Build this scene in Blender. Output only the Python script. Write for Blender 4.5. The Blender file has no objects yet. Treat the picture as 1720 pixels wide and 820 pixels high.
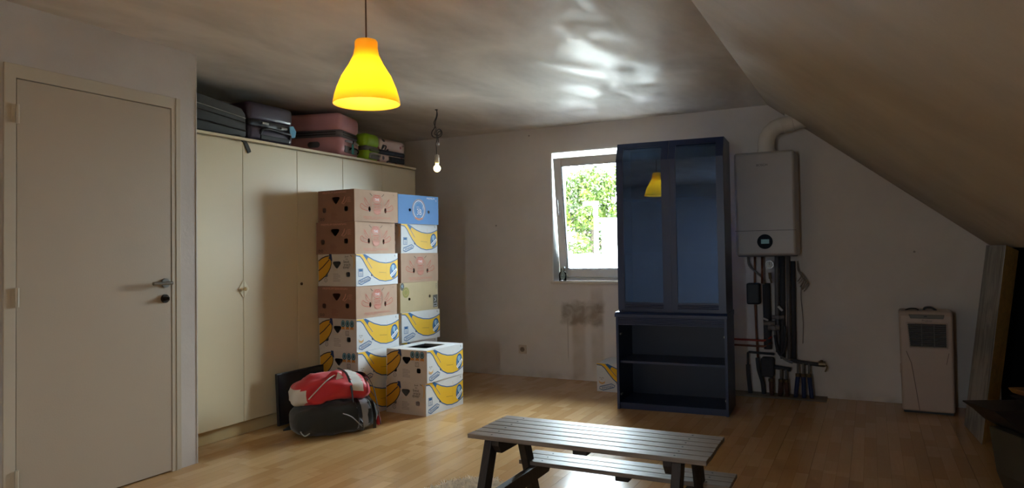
import bpy, bmesh, math, random
from mathutils import Vector, Matrix, Euler
random.seed(7)
S = bpy.context.scene
COL = S.collection
R = math.radians

# ------------------------------------------------------------------ camera, world, exposure
cam_d = bpy.data.cameras.new('camera')
cam = bpy.data.objects.new('camera', cam_d); COL.objects.link(cam)
cam_d.sensor_fit = 'HORIZONTAL'; cam_d.sensor_width = 36.0
cam_d.lens = 1190.62 / 1720 * 36
cam_d.shift_y = -14.417 / 1720
cam_d.clip_start = 0.05; cam_d.clip_end = 300
YAW, PITCH, ROLL = .4684, .0250, -.0153
fw = Vector((-math.sin(YAW) * math.cos(PITCH), math.cos(YAW) * math.cos(PITCH), math.sin(PITCH)))
rt = Vector((math.cos(YAW), math.sin(YAW), 0)); up = rt.cross(fw)
r2 = rt * math.cos(ROLL) + up * math.sin(ROLL)
u2 = -rt * math.sin(ROLL) + up * math.cos(ROLL)
m3 = Matrix((r2, u2, -fw)).transposed()
cam.matrix_world = Matrix.Translation((0, 0, 1.2)) @ m3.to_4x4()
S.camera = cam

W = bpy.data.worlds.new('overcast_sky'); S.world = W; W.use_nodes = True
bg = W.node_tree.nodes['Background']
bg.inputs['Color'].default_value = (0.78, 0.90, 1.0, 1); bg.inputs['Strength'].default_value = 20.0

S.view_settings.view_transform = 'Standard'; S.view_settings.look = 'None'
S.view_settings.exposure = 1.40; S.view_settings.gamma = 1.0; S.view_settings.use_curve_mapping = False
S.cycles.max_bounces = 10; S.cycles.diffuse_bounces = 6; S.cycles.transparent_max_bounces = 12
S.cycles.sample_clamp_indirect = 6.0; S.cycles.caustics_refractive = False; S.cycles.caustics_reflective = False

def portal(name, loc, rot, sx, sy):
    l = bpy.data.lights.new(name, 'AREA'); l.shape = 'RECTANGLE'; l.size = sx; l.size_y = sy
    l.cycles.is_portal = True
    o = bpy.data.objects.new(name, l); COL.objects.link(o); o.location = loc; o.rotation_euler = rot
portal('window_portal', (-2.15, 6.42, 1.54), (R(-90), 0, 0), 1.2, 1.3)
portal('fill_skylight_portal', (.02, -1.05, 1.95), (0, R(38.3), 0), 1.0, 1.2)  # guides sky light through the added slope opening
portal('fill_rear_portal', (-.85, -2.72, 1.31), (R(90), 0, 0), .2, .82)  # same for the added fill opening in the rear wall
sun_l = bpy.data.lights.new('sun', 'SUN'); sun_l.energy = 12.0; sun_l.angle = R(1.5); sun_l.color = (1, .95, .86)
sun = bpy.data.objects.new('sun', sun_l); COL.objects.link(sun)
sun.rotation_euler = Vector((.55, .64, -.54)).to_track_quat('-Z', 'Y').to_euler()

# ------------------------------------------------------------------ materials
def lin(c):
    o = []
    for v in c[:3]:
        v = v / 255.0
        o.append(v / 12.92 if v <= .04045 else ((v + .055) / 1.055) ** 2.4)
    return (*o, 1.0)

MATS = {}
def mat(name, col, rough=.5, metal=0.0, spec=.5, var=0.0, vscale=6.0, bump=0.0, bscale=40.0, emit=None, estr=0.0, trans=0.0, coat=0.0, sheen=0.0, stretch=(1, 1, 1)):
    if name in MATS: return MATS[name]
    m = bpy.data.materials.new(name); m.use_nodes = True; MATS[name] = m
    nt = m.node_tree; b = nt.nodes['Principled BSDF']
    b.inputs['Base Color'].default_value = lin(col); b.inputs['Roughness'].default_value = rough
    b.inputs['Metallic'].default_value = metal; b.inputs['Specular IOR Level'].default_value = spec
    b.inputs['Transmission Weight'].default_value = trans; b.inputs['Coat Weight'].default_value = coat
    b.inputs['Sheen Weight'].default_value = sheen
    if emit:
        b.inputs['Emission Color'].default_value = lin(emit); b.inputs['Emission Strength'].default_value = estr
    if var or bump:
        tc = nt.nodes.new('ShaderNodeTexCoord'); mp = nt.nodes.new('ShaderNodeMapping')
        mp.inputs['Scale'].default_value = stretch
        nt.links.new(tc.outputs['Object'], mp.inputs['Vector'])
    if var:
        n = nt.nodes.new('ShaderNodeTexNoise'); n.inputs['Scale'].default_value = vscale; n.inputs['Detail'].default_value = 5
        nt.links.new(mp.outputs['Vector'], n.inputs['Vector'])
        rp = nt.nodes.new('ShaderNodeValToRGB')
        c = lin(col)
        rp.color_ramp.elements[0].position = .3; rp.color_ramp.elements[1].position = .7
        rp.color_ramp.elements[0].color = (*[x * (1 - var) for x in c[:3]], 1)
        rp.color_ramp.elements[1].color = (*[min(1, x * (1 + var)) for x in c[:3]], 1)
        nt.links.new(n.outputs['Fac'], rp.inputs['Fac']); nt.links.new(rp.outputs['Color'], b.inputs['Base Color'])
    if bump:
        n2 = nt.nodes.new('ShaderNodeTexNoise'); n2.inputs['Scale'].default_value = bscale; n2.inputs['Detail'].default_value = 4
        nt.links.new(mp.outputs['Vector'], n2.inputs['Vector'])
        bp_ = nt.nodes.new('ShaderNodeBump'); bp_.inputs['Strength'].default_value = bump; bp_.inputs['Distance'].default_value = .01
        nt.links.new(n2.outputs['Fac'], bp_.inputs['Height']); nt.links.new(bp_.outputs['Normal'], b.inputs['Normal'])
    return m

class N:                       # tiny node helper
    def __init__(s, name, rough=.6, spec=.5):
        s.m = bpy.data.materials.new(name); s.m.use_nodes = True; s.nt = s.m.node_tree
        s.b = s.nt.nodes['Principled BSDF']; s.b.inputs['Roughness'].default_value = rough; s.b.inputs['Specular IOR Level'].default_value = spec
        MATS[name] = s.m
    def new(s, t, **kw):
        n = s.nt.nodes.new(t)
        for k, v in kw.items(): setattr(n, k, v)
        return n
    def link(s, a, b): s.nt.links.new(a, b)
    def noise(s, vec, scale, detail=5, dist=0.0, rough=.5):
        n = s.new('ShaderNodeTexNoise'); n.inputs['Scale'].default_value = scale; n.inputs['Detail'].default_value = detail
        n.inputs['Distortion'].default_value = dist; n.inputs['Roughness'].default_value = rough
        s.link(vec, n.inputs['Vector']); return n.outputs['Fac']
    def ramp(s, fac, stops):
        r = s.new('ShaderNodeValToRGB'); e = r.color_ramp.elements
        while len(e) < len(stops): e.new(.5)
        for q, (p, c) in zip(e, stops): q.position = p; q.color = c
        s.link(fac, r.inputs['Fac']); return r.outputs['Color']
    def math(s, op, a, b=None, c=None):
        n = s.new('ShaderNodeMath', operation=op)
        for i, x in enumerate((a, b, c)):
            if x is None: continue
            if isinstance(x, (int, float)): n.inputs[i].default_value = x
            else: s.link(x, n.inputs[i])
        return n.outputs[0]
    def mix(s, f, a, b):
        n = s.new('ShaderNodeMix', data_type='RGBA')
        for k, x in ((0, f), (6, a), (7, b)):
            if isinstance(x, (int, float)): n.inputs[k].default_value = x
            elif isinstance(x, tuple): n.inputs[k].default_value = x
            else: s.link(x, n.inputs[k])
        return n.outputs[2]
    def coord(s, kind='Object', scale=(1, 1, 1)):
        tc = s.new('ShaderNodeTexCoord'); mp = s.new('ShaderNodeMapping'); mp.inputs['Scale'].default_value = scale
        s.link(tc.outputs[kind], mp.inputs['Vector']); return mp.outputs['Vector']
    def bump(s, h, st, dist=.01):
        n = s.new('ShaderNodeBump'); n.inputs['Strength'].default_value = st; n.inputs['Distance'].default_value = dist
        s.link(h, n.inputs['Height']); s.link(n.outputs['Normal'], s.b.inputs['Normal'])

def g(v): return (v, v, v, 1)

def plaster(name, c0, c1, rough=(.7, .9), bst=.25, stain=False, spec=.3, stretch=(1, 1, 1)):
    n = N(name, .8, spec); v = n.coord('Object', stretch)
    base = n.ramp(n.noise(v, 1.3, 6, .6), [(.3, lin(c0)), (.7, lin(c1))])
    fine = n.noise(v, 9, 6)
    base = n.mix(n.math('MULTIPLY', fine, .25), base, lin([min(255, x * 1.12) for x in c1]))
    if stain:
        tc = n.new('ShaderNodeTexCoord'); sp = n.new('ShaderNodeSeparateXYZ'); n.link(tc.outputs['Object'], sp.inputs[0])
        def band(val, a, b, soft):
            lo = n.new('ShaderNodeMapRange', interpolation_type='SMOOTHSTEP'); n.link(val, lo.inputs[0])
            lo.inputs[1].default_value = a - soft; lo.inputs[2].default_value = a + soft
            hi = n.new('ShaderNodeMapRange', interpolation_type='SMOOTHSTEP'); n.link(val, hi.inputs[0])
            hi.inputs[1].default_value = b - soft; hi.inputs[2].default_value = b + soft; hi.inputs[3].default_value = 1; hi.inputs[4].default_value = 0
            return n.math('MULTIPLY', lo.outputs[0], hi.outputs[0])
        wob = n.math('MULTIPLY', n.math('SUBTRACT', n.noise(v, 14, 4), .5), .09)
        x = n.math('ADD', sp.outputs[0], wob); z = n.math('ADD', sp.outputs[2], wob)
        patch = n.math('MULTIPLY', band(x, -2.63, -2.22, .03), band(z, .52, .72, .035))
        blot = n.ramp(n.noise(v, 11, 5, .8), [(.25, g(.4)), (.55, g(1))])
        patch = n.math('MULTIPLY', patch, blot)
        d1 = n.math('MULTIPLY', band(sp.outputs[0], -2.53, -2.40, .02), band(sp.outputs[2], .0, .62, .1))
        d2 = n.math('MULTIPLY', band(sp.outputs[0], -2.34, -2.22, .02), band(sp.outputs[2], .12, .85, .1))
        drip = n.math('MULTIPLY', n.math('MAXIMUM', d1, d2), n.math('MULTIPLY', n.noise(v, 6, 4), .75))
        base = n.mix(n.math('MULTIPLY', drip, .75), base, lin((150, 118, 66)))
        base = n.mix(n.math('MULTIPLY', patch, .62), base, lin((104, 84, 52)))
        thin = n.math('MULTIPLY', band(sp.outputs[0], -2.578, -2.572, .004), band(sp.outputs[2], .2, .55, .05))
        base = n.mix(n.math('MULTIPLY', thin, .55), base, lin((104, 84, 60)))
        low = n.math('MULTIPLY', band(sp.outputs[2], -.2, .05, .05), n.ramp(n.noise(v, 7, 5), [(.4, g(0)), (.7, g(1))]))
        base = n.mix(n.math('MULTIPLY', low, .35), base, lin((110, 96, 80)))
        dots = n.new('ShaderNodeTexVoronoi'); dots.inputs['Scale'].default_value = 3.1; n.link(v, dots.inputs['Vector'])
        dm = n.ramp(dots.outputs['Distance'], [(.022, g(1)), (.034, g(0))])
        base = n.mix(n.math('MULTIPLY', dm, .6), base, lin((70, 56, 44)))
    n.link(base, n.b.inputs['Base Color'])
    rr = n.ramp(n.noise(v, 2.2, 6, 1.2), [(.35, g(rough[0])), (.65, g(rough[1]))])
    n.link(rr, n.b.inputs['Roughness'])
    h = n.math('ADD', n.math('MULTIPLY', n.noise(v, 5, 6), .7), n.math('MULTIPLY', n.noise(v, 45, 4), .3))
    n.bump(h, bst, .012)
    return n.m

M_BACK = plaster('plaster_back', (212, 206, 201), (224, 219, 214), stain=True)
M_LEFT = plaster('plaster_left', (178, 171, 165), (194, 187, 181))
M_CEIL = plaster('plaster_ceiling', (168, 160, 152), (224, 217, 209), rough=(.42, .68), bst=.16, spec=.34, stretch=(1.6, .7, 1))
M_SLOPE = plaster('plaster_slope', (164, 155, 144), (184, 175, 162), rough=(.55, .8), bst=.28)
M_EAVES_SHADE = mat('eaves_shade_black', (22, 20, 19), .95, spec=.1, bump=.2)  # near-black colour stands in for the unlit eaves

def laminate():
    n = N('laminate_oak', .3, .45)
    tc = n.new('ShaderNodeTexCoord'); oi = n.new('ShaderNodeObjectInfo')
    sp = n.new('ShaderNodeSeparateXYZ'); n.link(tc.outputs['Object'], sp.inputs[0])
    rnd = n.math('MULTIPLY', oi.outputs['Random'], 57.3)
    sx = n.math('FLOOR', n.math('DIVIDE', n.math('ADD', sp.outputs[0], .0975), .065))
    wn = n.new('ShaderNodeTexWhiteNoise', noise_dimensions='2D')
    cb = n.new('ShaderNodeCombineXYZ'); n.link(sx, cb.inputs[0]); n.link(rnd, cb.inputs[1]); n.link(cb.outputs[0], wn.inputs['Vector'])
    yy = n.math('ADD', n.math('DIVIDE', sp.outputs[1], .43), n.math('MULTIPLY', wn.outputs['Value'], 3.0))
    sy = n.math('FLOOR', yy)
    wn2 = n.new('ShaderNodeTexWhiteNoise', noise_dimensions='3D')
    cb2 = n.new('ShaderNodeCombineXYZ'); n.link(sx, cb2.inputs[0]); n.link(sy, cb2.inputs[1]); n.link(rnd, cb2.inputs[2]); n.link(cb2.outputs[0], wn2.inputs['Vector'])
    mp = n.new('ShaderNodeMapping'); mp.inputs['Scale'].default_value = (26, 1.6, 1)
    va = n.new('ShaderNodeVectorMath', operation='ADD'); n.link(tc.outputs['Object'], va.inputs[0]); n.link(wn2.outputs['Color'], va.inputs[1])
    n.link(va.outputs[0], mp.inputs['Vector'])
    grain = n.noise(mp.outputs['Vector'], 3.0, 8, 1.2, .65)
    c1 = n.ramp(wn2.outputs['Value'], [(0, lin((184, 142, 94))), (.5, lin((194, 154, 105))), (1, lin((206, 168, 120)))])
    c = n.mix(n.math('MULTIPLY', n.math('SUBTRACT', grain, .35), .9), c1, lin((172, 126, 78)))
    # dark joint between strips
    fx = n.math('FRACT', n.math('DIVIDE', n.math('ADD', sp.outputs[0], .0975), .065)); ex = n.math('LESS_THAN', fx, .03)
    fy = n.math('FRACT', yy); ey = n.math('LESS_THAN', fy, .006)
    c = n.mix(n.math('MULTIPLY', n.math('MAXIMUM', ex, ey), .35), c, lin((104, 68, 36)))
    n.link(c, n.b.inputs['Base Color'])
    n.link(n.ramp(grain, [(.3, g(.15)), (.7, g(.24))]), n.b.inputs['Roughness'])
    n.bump(grain, .04, .004)
    return n.m
M_FLOOR = laminate()

def wood(name, c0, c1, rough=.5, axis=0, scale=3.0, spec=.5, bst=.25):
    n = N(name, rough, spec); st = [22, 22, 22]; st[axis] = 1.2
    tc = n.new('ShaderNodeTexCoord'); oi = n.new('ShaderNodeObjectInfo'); va = n.new('ShaderNodeVectorMath', operation='ADD')
    cb = n.new('ShaderNodeCombineXYZ')
    for i in range(3): n.link(n.math('MULTIPLY', oi.outputs['Random'], 7.0 + i), cb.inputs[i])
    n.link(tc.outputs['Object'], va.inputs[0]); n.link(cb.outputs[0], va.inputs[1])
    mp = n.new('ShaderNodeMapping'); mp.inputs['Scale'].default_value = st; n.link(va.outputs[0], mp.inputs['Vector'])
    gr = n.noise(mp.outputs['Vector'], scale, 8, 1.0, .65)
    n.link(n.ramp(gr, [(.25, lin(c0)), (.75, lin(c1))]), n.b.inputs['Base Color'])
    n.bump(gr, bst, .004); return n.m

# ------------------------------------------------------------------ mesh helpers
class MB:
    def __init__(s): s.bm = bmesh.new()
    def _m(s, faces, m):
        for f in faces: f.material_index = m
    def box(s, c, d, m=0, rot=None):
        M_ = Matrix.Translation(c) @ (rot.to_4x4() if rot is not None else Matrix.Identity(4)) @ Matrix.Diagonal((d[0], d[1], d[2], 1))
        r = bmesh.ops.create_cube(s.bm, size=1.0, matrix=M_)
        s._m({f for v in r['verts'] for f in v.link_faces}, m); return s
    def b2(s, lo, hi, m=0):
        return s.box([(a + b) / 2 for a, b in zip(lo, hi)], [abs(b - a) for a, b in zip(lo, hi)], m)
    def cyl(s, p0, p1, r, r2=None, seg=16, m=0):
        p0, p1 = Vector(p0), Vector(p1); d = p1 - p0
        M_ = Matrix.Translation((p0 + p1) / 2) @ d.to_track_quat('Z', 'Y').to_matrix().to_4x4()
        q = bmesh.ops.create_cone(s.bm, cap_ends=True, segments=seg, radius1=r, radius2=r if r2 is None else r2, depth=d.length, matrix=M_)
        s._m({f for v in q['verts'] for f in v.link_faces}, m); return s
    def sph(s, c, r, m=0, u=20, v=12):
        r = (r, r, r) if isinstance(r, (int, float)) else r
        q = bmesh.ops.create_uvsphere(s.bm, u_segments=u, v_segments=v, radius=1, matrix=Matrix.Translation(c) @ Matrix.Diagonal((*r, 1)))
        s._m({f for w in q['verts'] for f in w.link_faces}, m); return s
    def tube(s, pts, r, seg=8, m=0, closed=False):
        pts = [Vector(p) for p in pts]; n = len(pts); rings = []
        t0 = (pts[1] - pts[0]).normalized(); a = t0.orthogonal().normalized()
        for i, p in enumerate(pts):
            if closed: t = pts[(i + 1) % n] - pts[i - 1]
            else: t = pts[min(i + 1, n - 1)] - pts[max(i - 1, 0)]
            t.normalize(); a = (a - t * a.dot(t)).normalized(); b = t.cross(a)
            rr = r[i] if isinstance(r, (list, tuple)) else r
            rings.append([s.bm.verts.new(p + (a * math.cos(2 * math.pi * k / seg) + b * math.sin(2 * math.pi * k / seg)) * rr) for k in range(seg)])
        fs = []
        for i in range(n if closed else n - 1):
            A, B = rings[i], rings[(i + 1) % n]
            for k in range(seg): fs.append(s.bm.faces.new((A[k], A[(k + 1) % seg], B[(k + 1) % seg], B[k])))
        if not closed: fs += [s.bm.faces.new(rings[0][::-1]), s.bm.faces.new(rings[-1])]
        s._m(fs, m); return s
    def lathe(s, prof, seg=32, c=(0, 0, 0), m=0):
        rings = []
        for r, z in prof:
            rings.append([s.bm.verts.new((c[0] + r * math.cos(2 * math.pi * k / seg), c[1] + r * math.sin(2 * math.pi * k / seg), c[2] + z)) for k in range(seg)])
        fs = []
        for A, B in zip(rings, rings[1:]):
            for k in range(seg): fs.append(s.bm.faces.new((A[k], A[(k + 1) % seg], B[(k + 1) % seg], B[k])))
        s._m(fs, m); return s
    def prism(s, pts, f0, f1, m=0):
        """pts: 2D outline; f0/f1 map a 2D point to the two 3D end points"""
        A = [s.bm.verts.new(f0(p)) for p in pts]; B = [s.bm.verts.new(f1(p)) for p in pts]; n = len(pts)
        fs = [s.bm.faces.new(A[::-1]), s.bm.faces.new(B)]
        for i in range(n): fs.append(s.bm.faces.new((A[i], A[(i + 1) % n], B[(i + 1) % n], B[i])))
        s._m(fs, m); return s
    def poly(s, pts, m=0):
        f = s.bm.faces.new([s.bm.verts.new(p) for p in pts]); f.material_index = m; return s
    def mesh(s, me, M_, m=0):
        k = len(s.bm.faces); s.bm.from_mesh(me); s.bm.faces.ensure_lookup_table()
        vs = set()
        for f in s.bm.faces[k:]:
            f.material_index = m; vs.update(f.verts)
        bmesh.ops.transform(s.bm, matrix=M_, verts=list(vs)); return s
    def data(s, name, mats, smooth=False, norm=True):
        if norm: bmesh.ops.recalc_face_normals(s.bm, faces=s.bm.faces)
        me = bpy.data.meshes.new(name); s.bm.to_mesh(me); s.bm.free()
        for x in (mats if isinstance(mats, (list, tuple)) else [mats]): me.materials.append(x)
        if smooth:
            for p in me.polygons: p.use_smooth = True
        return me
    def obj(s, name, mats, parent=None, smooth=False, bevel=0, seg=2, loc=None, rot=None, norm=True, ang=30):
        return link(name, s.data(name, mats, smooth, norm), parent, bevel, seg, loc, rot, ang)

def link(name, me, parent=None, bevel=0, seg=2, loc=None, rot=None, ang=30):
    o = bpy.data.objects.new(name, me); COL.objects.link(o)
    if parent is not None: o.parent = parent
    if loc is not None: o.location = loc
    if rot is not None: o.rotation_euler = rot
    if bevel:
        b = o.modifiers.new('bevel', 'BEVEL'); b.width = bevel; b.segments = seg; b.limit_method = 'ANGLE'; b.angle_limit = R(ang)
        b.harden_normals = False
    return o

def thing(name, label, cat, loc=(0, 0, 0), rz=0.0, group=None, rot=None):
    o = bpy.data.objects.new(name, None); COL.objects.link(o); o.empty_display_size = .1
    o.location = loc; o.rotation_euler = rot if rot else (0, 0, rz)
    o['label'] = label; o['category'] = cat
    if group: o['group'] = group
    return o
def tag(o, label, cat, group=None):
    o['label'] = label; o['category'] = cat
    if group: o['group'] = group
    return o
def struct(o): o['kind'] = 'structure'; return o
def subdiv(o, n=1):
    md = o.modifiers.new('subdivision', 'SUBSURF'); md.levels = n; md.render_levels = n; return o
def smoothcurve(pts, n=6):
    P = [Vector(p) for p in pts]; out = []
    for i in range(len(P) - 1):
        p0, p1, p2, p3 = P[max(i - 1, 0)], P[i], P[i + 1], P[min(i + 2, len(P) - 1)]
        for k in range(n):
            t = k / n
            out.append(.5 * ((2 * p1) + (p2 - p0) * t + (2 * p0 - 5 * p1 + 4 * p2 - p3) * t * t + (3 * p1 - p0 - 3 * p2 + p3) * t ** 3))
    out.append(P[-1]); return out

# ------------------------------------------------------------------ the room
D, H, XA = 6.230, 2.405, -3.546          # back wall, ceiling, door wall
CRX = -.742; SL = .79                    # crease between ceiling and slope, its pitch
# floor slab + laminate boards
floor = struct(MB().b2((-4.7, -2.9, -.20), (2.9, 6.45, -.009)).obj('floor', M_FLOOR))
BW, BL = .195, 1.29
def board(x, y0, y1):
    w = BW / 2 - .0005; l = (y1 - y0) / 2 - .0005
    mb = MB()
    lo = [(-w, -l, -.0088), (w, -l, -.0088), (w, l, -.0088), (-w, l, -.0088)]
    top = [(a, b, 0) for a, b, _ in lo]
    V = [[mb.bm.verts.new(p) for p in q] for q in (lo, top)]
    for k in range(4): mb.bm.faces.new((V[0][k], V[0][(k + 1) % 4], V[1][(k + 1) % 4], V[1][k]))
    mb.bm.faces.new(V[1])
    return mb.data('floor_board', M_FLOOR)
full = board(0, 0, BL)
x = -4.42 + BW / 2; row = 0
while x < 2.6:
    y = 1.45 - ((row * .47) % 1.0) * BL
    while y < D - .01:
        y0, y1 = y, min(y + BL, D)
        me = full if y1 - y0 > BL - .001 else board(0, y0, y1)
        link('floor_board', me, floor, loc=(x, (y0 + y1) / 2, 0))
        y += BL
    x += BW; row += 1

# back wall with the window opening
WX0, WX1, WZ0, WZ1 = -2.724, -1.58, .912, 2.163
b = MB(); T = D + .26
b.b2((-4.55, D, -.2), (WX0, T, 2.75)); b.b2((WX1, D, -.2), (2.9, T, 2.75))
b.b2((WX0, D, -.2), (WX1, T, WZ0)); b.b2((WX0, D, WZ1), (WX1, T, 2.75))
struct(b.obj('wall_back', M_BACK))
# door wall: a partition ending at the wardrobe niche, with the doorway cut out
DY0, DY1, DZ = 1.872, 2.736, 2.075
b = MB()
b.b2((XA - .10, -2.75, -.01), (XA, DY0, H + .05)); b.b2((XA - .10, DY1, -.01), (XA, 2.89, H + .05)); b.b2((XA - .10, DY0, DZ), (XA, DY1, H + .05))
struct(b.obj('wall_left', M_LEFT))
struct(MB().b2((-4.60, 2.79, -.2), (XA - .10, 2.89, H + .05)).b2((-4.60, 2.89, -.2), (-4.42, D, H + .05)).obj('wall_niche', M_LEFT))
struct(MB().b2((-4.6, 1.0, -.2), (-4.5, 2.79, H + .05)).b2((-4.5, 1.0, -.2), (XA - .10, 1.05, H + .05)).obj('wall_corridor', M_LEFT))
# flat ceiling and the slope
struct(MB().b2((-4.7, -2.9, H), (CRX, D + .1, H + .15)).obj('ceiling', M_CEIL))
def sz(x): return H - SL * (x - CRX)
SX1 = .80
KX0, KX1, KY0, KY1 = -.30, .20, -1.4, -.8        # skylight opening added for fill light, behind the camera
def slope_piece(mb, x0, x1, y0, y1):
    nx, nz = .62 * .15, .785 * .15
    mb.prism([(x0, sz(x0)), (x1, sz(x1)), (x1 + nx, sz(x1) + nz), (x0 + nx, sz(x0) + nz)], lambda p: (p[0], y0, p[1]), lambda p: (p[0], y1, p[1]))
b = MB()
slope_piece(b, CRX - .02, SX1, KY1, D + .05); slope_piece(b, CRX - .02, SX1, -2.9, KY0)
slope_piece(b, CRX - .02, KX0, KY0, KY1); slope_piece(b, KX1, SX1, KY0, KY1)
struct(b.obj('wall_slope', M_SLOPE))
# eaves behind the slope's lower edge, their deep shade put into the colour
b = MB()
b.prism([(SX1 + .04, sz(SX1) + .12), (2.65, sz(2.65) + .12), (2.65, -.2), (2.75, -.2), (2.75, sz(2.65) + .25), (SX1 + .04, sz(SX1) + .30)],
        lambda p: (p[0], -2.9, p[1]), lambda p: (p[0], D + .05, p[1]))
b.b2((SX1 + .02, D - .02, -.008), (2.7, D + .01, sz(SX1) + .3))  # black sheet over the lit back wall, in place of shade
struct(b.obj('wall_eaves', M_EAVES_SHADE))
# wall behind the camera
b = MB()
RX0, RX1, RZ0, RZ1 = -.95, -.75, .90, 1.72          # narrow opening added to bring in more fill, out of frame
b.b2((-4.7, -2.9, -.2), (RX0, -2.7, H + .1)); b.b2((RX1, -2.9, -.2), (2.9, -2.7, H + .1))
b.b2((RX0, -2.9, -.2), (RX1, -2.7, RZ0)); b.b2((RX0, -2.9, RZ1), (RX1, -2.7, H + .1))
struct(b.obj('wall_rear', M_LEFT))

# ------------------------------------------------------------------ window_1 (tilted open)
M_PVC = mat('white_window_plastic', (236, 238, 236), .35, var=.03)
M_SILL = mat('window_sill_paint', (205, 196, 184), .5, var=.06, vscale=12)
M_SEAL = mat('black_seal', (28, 28, 30), .6)
M_STEEL = mat('brushed_steel', (150, 146, 140), .32, metal=1.0, var=.06, vscale=60)
gl = N('window_glass', .02, .5); out = gl.nt.nodes['Material Output']
tr = gl.new('ShaderNodeBsdfTransparent'); gs = gl.new('ShaderNodeBsdfGlossy'); gs.inputs['Roughness'].default_value = .02
tr.inputs['Color'].default_value = (.94, .97, .96, 1)
fr = gl.new('ShaderNodeFresnel'); fr.inputs['IOR'].default_value = 1.45; mx = gl.new('ShaderNodeMixShader')
gl.link(fr.outputs[0], mx.inputs[0]); gl.link(tr.outputs[0], mx.inputs[1]); gl.link(gs.outputs[0], mx.inputs[2]); gl.link(mx.outputs[0], out.inputs[0])
M_GLASS = gl.m
win = bpy.data.objects.new('window_1', None); COL.objects.link(win); win.location = (WX0, D, WZ0); struct(win)
ww, wh = WX1 - WX0, WZ1 - WZ0
b = MB()  # reveal lining: thin white boards on the jambs, head and bottom
b.b2((.0, .004, 0), (.010, .15, wh)); b.b2((ww - .010, .004, 0), (ww, .15, wh)); b.b2((.010, .004, wh - .010), (ww - .010, .15, wh))
b.obj('window_lining', M_PVC, win)
MB().b2((-.012, -.022, -.012), (ww + .012, .15, .012)).obj('window_sill', M_SILL, win, bevel=.003)
def frame(mb, x0, x1, z0, z1, y0, y1, t, m=0):
    mb.b2((x0, y0, z0), (x0 + t, y1, z1), m); mb.b2((x1 - t, y0, z0), (x1, y1, z1), m)
    mb.b2((x0 + t, y0, z0), (x1 - t, y1, z0 + t), m); mb.b2((x0 + t, y0, z1 - t), (x1 - t, y1, z1), m); return mb
frame(MB(), .011, ww - .011, .013, wh - .011, .15, .215, .052).obj('window_frame', M_PVC, win, bevel=.004)
sash = bpy.data.objects.new('window_sash', None); COL.objects.link(sash); sash.parent = win
sash.location = (.034, .138, .050); sash.rotation_euler = (R(7.0), 0, 0)
sw, sh = ww - .068, wh - .105
frame(MB(), 0, sw, 0, sh, -.03, .03, .078).obj('sash_rail', M_PVC, sash, bevel=.006)
frame(MB(), .076, sw - .076, .076, sh - .076, -.018, .018, .008).obj('glazing_bead', M_SEAL, sash)
MB().b2((.083, -.004, .083), (sw - .083, .004, sh - .083)).obj('pane', M_GLASS, sash)
b = MB(); b.box((.036, -.040, .60), (.028, .02, .075)); b.cyl((.036, -.05, .62), (.036, -.075, .62), .009); b.box((.036, -.078, .68), (.020, .016, .15))
b.obj('window_handle', M_PVC, sash, bevel=.003)
MB().cyl((.01, .10, .97), (.10, .05, .80), .006).obj('tilt_stay', M_STEEL, win)

# clear bottle / jar on the sill
j = thing('glass_jar', 'small clear glass jar standing on the window sill, left corner', 'jar', (-2.642, D + .055, WZ0 + .0125))
M_JAR = M_GLASS
MB().lathe([(0, .0), (.030, .0), (.036, .006), (.037, .06), (.034, .078), (.020, .094), (.020, .118), (.024, .122), (.021, .122), (.017, .118), (.017, .094), (.031, .076), (.034, .06), (.033, .009), (0, .006)], 28).obj('jar_body', M_JAR, j, smooth=True)
MB().lathe([(0, .138), (.022, .138), (.024, .134), (.024, .120), (.0225, .120)], 24).obj('jar_lid', mat('clear_lid', (205, 218, 222), .3), j, smooth=True)

# ------------------------------------------------------------------ outside the window
roof = thing('neighbour_roof', 'low pale roof of a neighbouring building outside the window', 'building', (-5.5, 11.0, -2.8))
M_ROOF = mat('pale_roof_sheet', (190, 188, 184), .7, var=.06)
MB().b2((-4.5, -2.6, .0), (4.5, 2.9, 3.60)).obj('wall', mat('white_render', (205, 203, 198), .85, var=.04), roof)
b = MB(); b.prism([(-3.0, 3.66), (3.0, 3.90), (3.0, 3.96), (-3.0, 3.72)], lambda p: (-4.8, p[0], p[1]), lambda p: (4.8, p[0], p[1])); b.obj('roof_sheet', M_ROOF, roof)
for k in range(14):
    o = MB().prism([(-3.0, 3.72), (3.0, 3.96), (3.0, 3.985), (-3.0, 3.745)], lambda p: (-.016, p[0], p[1]), lambda p: (.016, p[0], p[1])).obj('roof_rib', M_ROOF, roof, loc=(-4.2 + .64 * k, 0, 0))
bd = thing('white_building', 'plain white building edge beside the tree outside the window', 'building', (-4.55, 17.6, -2.8))
MB().b2((-1.55, -.5, 0), (3.5, 2.2, 4.75)).obj('wall', MATS['white_render'], bd)
MB().b2((-1.6, -.65, 4.75), (3.65, 2.3, 4.85)).obj('roof', M_ROOF, bd)
post = thing('lamp_post', 'pale slim lamp post in front of the tree outside', 'lamp post', (-5.33, 14.6, -2.8))
MB().cyl((0, 0, 0), (0, 0, 5.05), .06, .045).obj('pole', mat('galvanised', (196, 196, 192), .5, metal=.3), post, smooth=True)
MB().b2((-.28, -.07, 5.02), (.06, .07, 5.10)).obj('lamp_head', MATS['galvanised'], post, bevel=.02)
tree = thing('broadleaf_tree', 'bright green leafy tree seen through the tilted window', 'tree', (-8.6, 23.0, -2.8))
M_BARK = mat('bark', (88, 76, 62), .9, var=.2, bump=.4)
b = MB(); b.tube([(0, 0, 0), (.05, 0, 1.5), (0, .1, 3.2), (.1, 0, 5.2)], [.22, .18, .13, .05], 10)
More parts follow.
